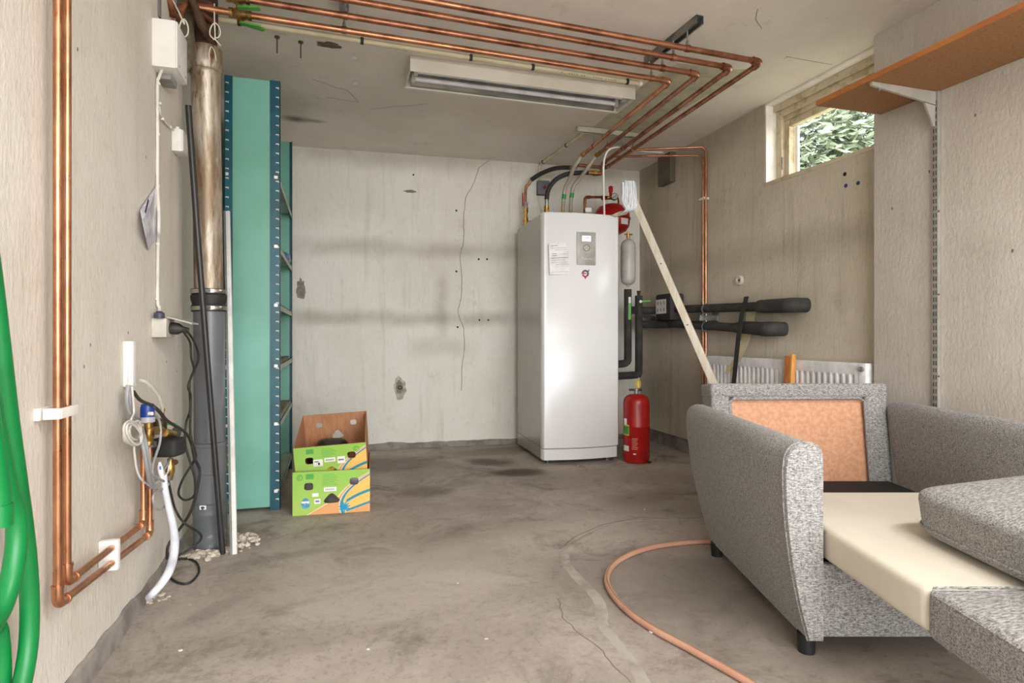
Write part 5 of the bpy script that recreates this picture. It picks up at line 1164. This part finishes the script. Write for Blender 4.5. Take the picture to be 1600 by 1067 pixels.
MB().bx(*S, .004).build('housing', m_wp, t); MB().bx(S[1], S[1] + .005, S[2] + .003, S[3] - .003, S[4] + .003, S[5] - .003, .002).build('lid', m_wp, t); MB().cyl(Vector((XL + .018, S[2] + .02, S[5])), Vector((XL + .018, S[2] + .02, S[5] + .012)), .008, 10).build('gland', m_wp, t)
def cable(pts, r, mat, name, label, clips=(), cat='cable', sm=5, clipm=m_wp):
    t = thing(name, pts[len(pts) // 2], label, cat); MB().tube(pts, r, 8, sm).build('cable', mat, t)
    for c_ in clips: MB().box(c_, (.012, .014, .010), .002).build('clip', clipm, t)
    return t
cable([Vector((B[0] + .03, B[2] + .03, B[4] + .01)), LX(248, 122, .01), LX(246, 131, .008), LX(246, 200, .007), LX(246, 290, .008), LX(248, 330, .02), LX(248, 360, .02), LX(247, 381, .008), LX(246, 467, .007), LX(249, 480, .012), LX(249, 490, .022)], .0058, m_wc, 'mains_cable', 'white cable clipped down the left wall from the large box to the socket', [LX(*q, .008) for q in ((248, 131), (247, 210), (246.5, 291), (247, 381), (246, 467))])
cable([LX(249, 165, .008), LX(251, 180, .008), LX(257, 189, .008), LX(266, 199, .010), LX(271, 203, .014)], .004, m_wc, 'bell_wire', 'short white wire slanting to the small junction box', [LX(*q, .009) for q in ((250, 162), (254, 186), (266, 199))])
K = lbox(236, 260, 273, 497, 527); t = thing('wall_socket', (XL + .03, K[2] + .05, K[4]), 'beige wall socket with raised lid and black plug on the left wall', 'socket')
m_sk = M('socket_beige', (206, 200, 188), .5); MB().bx(*K, .004).build('housing', m_sk, t); 
zc = (K[4] + K[5]) / 2
h0 = Vector((K[1] + .006, K[2] + .01, K[5])); 
MB().slab([Vector((K[1], K[2] + .006, K[5] + .002)), Vector((K[1], K[3] - .006, K[5] + .002)), Vector((K[1] + .085, K[3] - .006, K[5] - .022)), Vector((K[1] + .085, K[2] + .006, K[5] - .022))], (0, 0, .006)).build('lid', M('lid_grey', (176, 172, 164), .5), t)
yc_ = (K[2] + K[3]) / 2 - .01
pg = thing('power_plug', Vector((K[1], yc_, zc - .02)), 'black power plug in the beige wall socket', 'plug'); MB().lathe([(.022, 0), (.024, .01), (.022, .03), (.012, .045), (.008, .065)], Vector((K[1], yc_, zc)), (1, 0, -.12), 14).build('plug_body', m_blk, pg)
MB().lathe([(.018, 0), (.018, .018), (.012, .022), (.008, .026)], LX(249, 497, .03), UP, 14).build('gland', M('gland_blue', (62, 64, 84), .5), t)
ob = .10
cable([Vector((K[1] + .06, yc_, zc - .008)), LX(287, 518, ob), LX(297, 535, ob), LX(299, 560, ob), LX(303, 577, ob), LX(298, 590, .09), LX(296, 605, .09), LX(297, 640, .08), LX(291, 660, .075), LX(289, 690, .075), LX(295, 715, .09), LX(304, 745, .11), LX(306, 765, .115), LX(301, 777, .10), LX(288, 781, .08), LX(279, 771, .07), LX(285, 750, .07), LX(300, 725, .10), LX(306, 712, .12), LX(300, 690, .10), LX(297, 668, .09), LX(298, 620, .09), LX(294, 603, .09), LX(303, 580, .1), LX(310, 560, .105), LX(306, 540, .105), LX(296, 522, .1), LX(289, 517, .1)], .0045, m_blk, 'appliance_cable', 'looping black cable hanging from the wall plug in front of the drain pipe')
cable([LX(209, 612, .02), LX(219, 625, .06), LX(238, 634, .115), LX(249, 643, .13), LX(262, 658, .135), LX(288, 674, .125), LX(298, 690, .11), LX(304, 715, .13), LX(312, 735, .14), LX(309, 760, .135), LX(303, 785, .12), LX(295, 805, .10), LX(284, 822, .07), LX(270, 840, .05), LX(262, 855, .04), LX(261, 873, .035)], .0055, m_blk, 'pump_cable', 'black cable running from the white duct across the valves to the floor')
g0 = [LX(262, 745, .05), LX(268, 775, .05), LX(275, 798, .055), LX(288, 817, .09), LX(311, 832, .13), LX(314, 842, .135), LX(303, 853, .11), LX(279, 868, .06), LX(268, 873, .045)]
gl = [onZ(*q, .006) for q in ((264, 890), (268, 904), (285, 912), (300, 908), (311, 893), (306, 878), (292, 873), (275, 874))]
cable(g0 + gl, .0045, m_blk, 'sensor_cable', 'thin black cable ending in a loop on the floor by the drain pipe')
D = lbox(192, 208, 213, 533, 605); t = thing('cable_duct', (XL + .02, D[2] + .03, D[4]), 'short white cable duct on the left wall above the valves', 'duct'); MB().bx(*D, .003).build('duct', m_wp, t); MB().box(Vector(((D[0] + D[1]) / 2, D[2] - .001, (D[4] + D[5]) / 2)), (.002, .001, .12), 0).build('seam', M('seam_pale', (206, 204, 200), .5), t)
for k, (dx, lab_) in enumerate(((0, 'grey cable from the white duct, left of the coiled white wire'), (5, 'grey cable from the white duct down beside the copper risers'))):
    cable([LX(200 + dx * .8, 602, .03), LX(198 + dx, 625, .03), LX(202 + dx, 645, .03), LX(213 + dx * 1.2, 662, .035), LX(222 + dx, 690, .075), LX(228 + dx, 720, .082), LX(232 + dx, 745, .078), LX(236 + dx, 762, .07)], .0062, m_gc, 'grey_cable', lab_)
ck = [LX(206, 604, .04), LX(208, 625, .04), LX(209, 645, .04), LX(205, 655, .045)]
for k in range(6):
    for j in range(10):
        a = 2 * math.pi * j / 10 + .35 * k; tl_ = .5 * k
        rx_, ry_ = (14.5, 10.5, 13, 9, 14, 11.5)[k], (13, 18.5, 15, 12, 18, 14.5)[k]; X_, Y_ = rx_ * math.sin(a), -ry_ * math.cos(a)
        ck.append(LX(208.5 + X_ + (k % 2) * 2.4 - (k % 3), 675 + Y_ + X_ * .28 * (k - 2.5) + (k % 3) * 1.5, .045 + .008 * k))
ck += [LX(210, 695, .05), LX(211, 715, .05), LX(214, 735, .05), LX(222, 750, .055), LX(235, 757, .06), LX(252, 750, .07), LX(262, 738, .075), LX(264, 726, .075)]
cable(ck, .0034, m_wc, 'coiled_wire', 'coiled white wire hanging below the white duct', sm=4)
cable([LX(233, 646, .075), LX(246, 652, .08), LX(251, 668, .085), LX(250, 690, .085), LX(244, 710, .085), LX(238, 730, .085), LX(240, 742, .085), LX(252, 750, .085), LX(263, 755, .08), LX(258, 762, .08), LX(244, 768, .075), LX(239, 778, .075), LX(243, 793, .075), LX(251, 796, .075), LX(260, 788, .075), LX(260, 778, .075), LX(254, 768, .075), LX(243, 764, .07), LX(232, 757, .07)], .004, m_gc, 'actuator_wire', 'thin grey wire looping from the blue valve actuator')
cable([LX(267, 712, .075), LX(262, 725, .08), LX(252, 738, .08), LX(242, 752, .075), LX(236, 757, .07)], .0045, m_gc, 'probe_wire', 'short grey wire under the black valve insulation')
# clear hose, document sleeve
g = G('clear_plastic'); m_clr = g.done(lin((206, 206, 190)), .15, 0, Alpha=.5)
cable([LX(218, 593, .012), LX(228, 597, .03), LX(238, 606, .045), LX(247, 618, .055), LX(252, 632, .06), LX(254, 645, .06)], .0062, m_clr, 'clear_tube', 'short clear plastic tube arching above the brass valves', cat='tube')
t = thing('document_sleeve', LX(240, 345, .01), 'crumpled clear plastic document sleeve pinned behind the white cable', 'document')
sp_ = [[LX(219, 329, .005), LX(243, 292, .004), LX(245, 293, .003)], [LX(222, 345, .03), LX(236, 318, .03), LX(246, 312, .006)], [LX(227, 368, .026), LX(238, 350, .02), LX(247, 345, .006)], [LX(232, 391, .006), LX(241, 378, .008), LX(246, 365, .004)]]
m = MB(); R1 = [[m.bm.verts.new(p) for p in r] for r in sp_]
for i in range(3):
    for j in range(2): m.bm.faces.new((R1[i][j], R1[i][j + 1], R1[i + 1][j + 1], R1[i + 1][j]))
bmesh.ops.subdivide_edges(m.bm, edges=m.bm.edges[:], cuts=2, use_grid_fill=True, smooth=.4)
bmesh.ops.solidify(m.bm, geom=m.bm.faces[:], thickness=.0012)
m.build('sleeve', M('sleeve_film', (238, 238, 244), .2, c2=(204, 204, 224), sc=26, Alpha=.92), t)
MB().beam(LX(227, 332, .034), LX(232, 312, .036), .012, .001, aX).build('dark_print', m_inkb, t)

# ------------------------------------------------------------------ left wall: valve group
vo = .06
q = LX(231, 640, vo)
t = thing('valve_group', LX(240, 700, vo), 'brass valve group with blue actuator on the copper risers', 'valve')
def lat(px, py, off, prof, mat, nm, ax=UP, sg_=16, par=None): return MB().lathe(prof, LX(px, py, off), ax, sg_).build(nm, mat, par or t)
sc_l = LX(231, 640, vo); k_ = (sc_l - CAM).dot(FW) / F      # metres for one pixel at that distance
ac = lat(230.5, 651, vo, [(10 * k_, 0), (10 * k_, 14 * k_), (8.5 * k_, 20 * k_), (0, 21 * k_)], M('actuator_blue', (16, 62, 150), .35), 'actuator'); lat(233, 646, vo + .028, [(.006, 0), (.006, .012), (0, .012)], m_wp, 'wire_outlet', (1, -.6, 0), 10, ac)
lat(230.5, 660, vo, [(9 * k_, 0), (10.5 * k_, 1 * k_), (10 * k_, 9 * k_), (0, 9.2 * k_)], M('collar_grey', (176, 176, 178), .4), 'collar')
m_vb = M('valve_brass', (186, 152, 88), .35, .95, c2=(128, 98, 54), sc=26)
lat(232, 692, vo, [(7.5 * k_, -3 * k_), (7.5 * k_, 3 * k_), (6 * k_, 4 * k_), (8.5 * k_, 9 * k_), (9 * k_, 16 * k_), (7.5 * k_, 22 * k_), (6 * k_, 24 * k_), (6.5 * k_, 32 * k_)], m_vb, 'valve_body')
MB().cyl(LX(232, 674, vo), LX(252, 672, vo + .02), 6.5 * k_, 12).build('cross_body', m_vb, t); MB().tube([LX(237, 690, vo), LX(237, 698, vo)], 7 * k_, 6).build('union_nut', m_steel, t); MB().tube([LX(226, 692, vo - .01), LX(226, 700, vo - .01)], 6.5 * k_, 6).build('union_nut', m_steel, t)
lat(250, 670, vo, [(9 * k_, -6 * k_), (10.5 * k_, 0), (10.5 * k_, 14 * k_), (8 * k_, 17 * k_), (0, 17 * k_)], M('dark_brass', (86, 74, 54), .5, .6, c2=(52, 46, 40), sc=20), 'separator')
lat(254, 647, vo, [(.006, -.012), (.006, .01), (.008, .01), (.008, .02), (0, .02)], m_brass, 'vent')
m = MB(); m.box(LX(262, 698, vo + .01), (.10, .085, 31 * k_), .018, RT, FW, 3); m.build('black_insulation', M('insul_black', (40, 38, 37), .75, bump=.3, bsc=120), t)
MB().cyl(LX(256, 676, vo + .02), LX(272, 678, vo + .02), 7 * k_, 12).build('brass_elbow', m_brass, t); MB().lathe([(8 * k_, 0), (9.5 * k_, 2 * k_), (9.5 * k_, 8 * k_), (0, 8.4 * k_)], LX(272, 675, vo + .02), RT, 18).build('gauge_back', M('gauge_dark', (90, 88, 84), .4, .3), t)
MB().box(LX(267, 662, vo + .02), (.03, .016, .008), .002, RT, FW).build('green_lever', M('lever_bright', (60, 206, 90), .4), t)
lat(266, 740, vo + .01, [(5.5 * k_, -6 * k_), (6 * k_, 0), (8 * k_, 4 * k_), (7 * k_, 14 * k_), (5 * k_, 20 * k_), (5 * k_, 27 * k_)], m_vb, 'drain_valve', UP, 10); MB().cyl(LX(266, 722, vo + .01), LX(274, 722, vo + .01), 5 * k_, 12).build('valve_cap', M('cap_copper', (150, 92, 60), .4, .9), t); MB().tube([LX(265, 742, vo + .01), LX(265, 750, vo + .01)], 5 * k_, 6).build('hex_nut', M('nut_tin', (170, 160, 140), .4, .9), t)
t2_ = thing('sensor_tube', LX(251, 745, .09), 'small white printed sensor capsule beside the drain valve', 'sensor'); MB().tube([LX(249.5, 722, .085), LX(250, 730, .085), LX(253, 746, .085)], [.004, 4.2 * k_, 4.2 * k_], 12).build('capsule', m_wp, t2_); MB().box(LX(250.5, 731, .085 + .012), (.006, .002, .012), 0, RT, FW).build('print', M('ink_blue', (120, 140, 190), .6), t2_)
g = G('milky_hose'); m_mh = g.done(g.mix(g.ramp(g.noise(g.obj, 9, 4), .4, .7), lin((226, 228, 234)), lin((204, 208, 222))), .3, 0, Alpha=.93)
hd = [LX(256, 742, .08), LX(258, 765, .085), LX(263, 790, .09), LX(270, 820, .10), LX(273, 845, .10), LX(271, 870, .10), LX(264, 893, .10), LX(252, 912, .085), LX(240, 926, .07), LX(232, 934, .05)]
hd = [Vector((p.x, p.y, max(p.z, .014))) for p in hd]
t = thing('drain_hose', hd[-1], 'milky white drain hose hanging from the valves to the floor', 'hose'); MB().tube(hd, [.010, .0105, .011, .0125, .0145, .0145, .0145, .0135, .012, .0105], 14, 6).build('hose', m_mh, t)

# ------------------------------------------------------------------ green garden hose
gm = M('green_hose', (0, 120, 56), .4, c2=(0, 104, 48), sc=3)
go = .06
t = thing('green_hose', LX(30, 1060, go), 'bright green garden hose hanging in loops on the left wall', 'hose')
for pts_, o_ in ((((-40, 250), (-14, 430), (2, 560), (14, 660), (28, 760), (40, 850), (46, 930), (45, 1000), (36, 1060), (18, 1130), (-20, 1180)), go),
                 (((-30, 560), (-6, 680), (10, 760), (24, 800), (26, 845), (18, 900), (2, 950), (-20, 985), (-50, 1020)), .10), (((-22, 1000), (-6, 980), (0, 1010), (2, 1060), (-2, 1120), (-20, 1170)), .024)):
    MB().tube([LX(a, b, o_) for a, b in pts_], .0165, 16, 6).build('hose_loop', gm, t)
P_ = [LX(a, b, .14) for a, b in ((-25, 620), (-10, 720), (-4, 770), (-3, 818))]
MB().tube(P_, .0165, 16, 6).build('hose_end', gm, t); MB().cyl(P_[-1] + UP * .03, P_[-1] - UP * .004, .019, 14).build('end_fitting', gm, t)
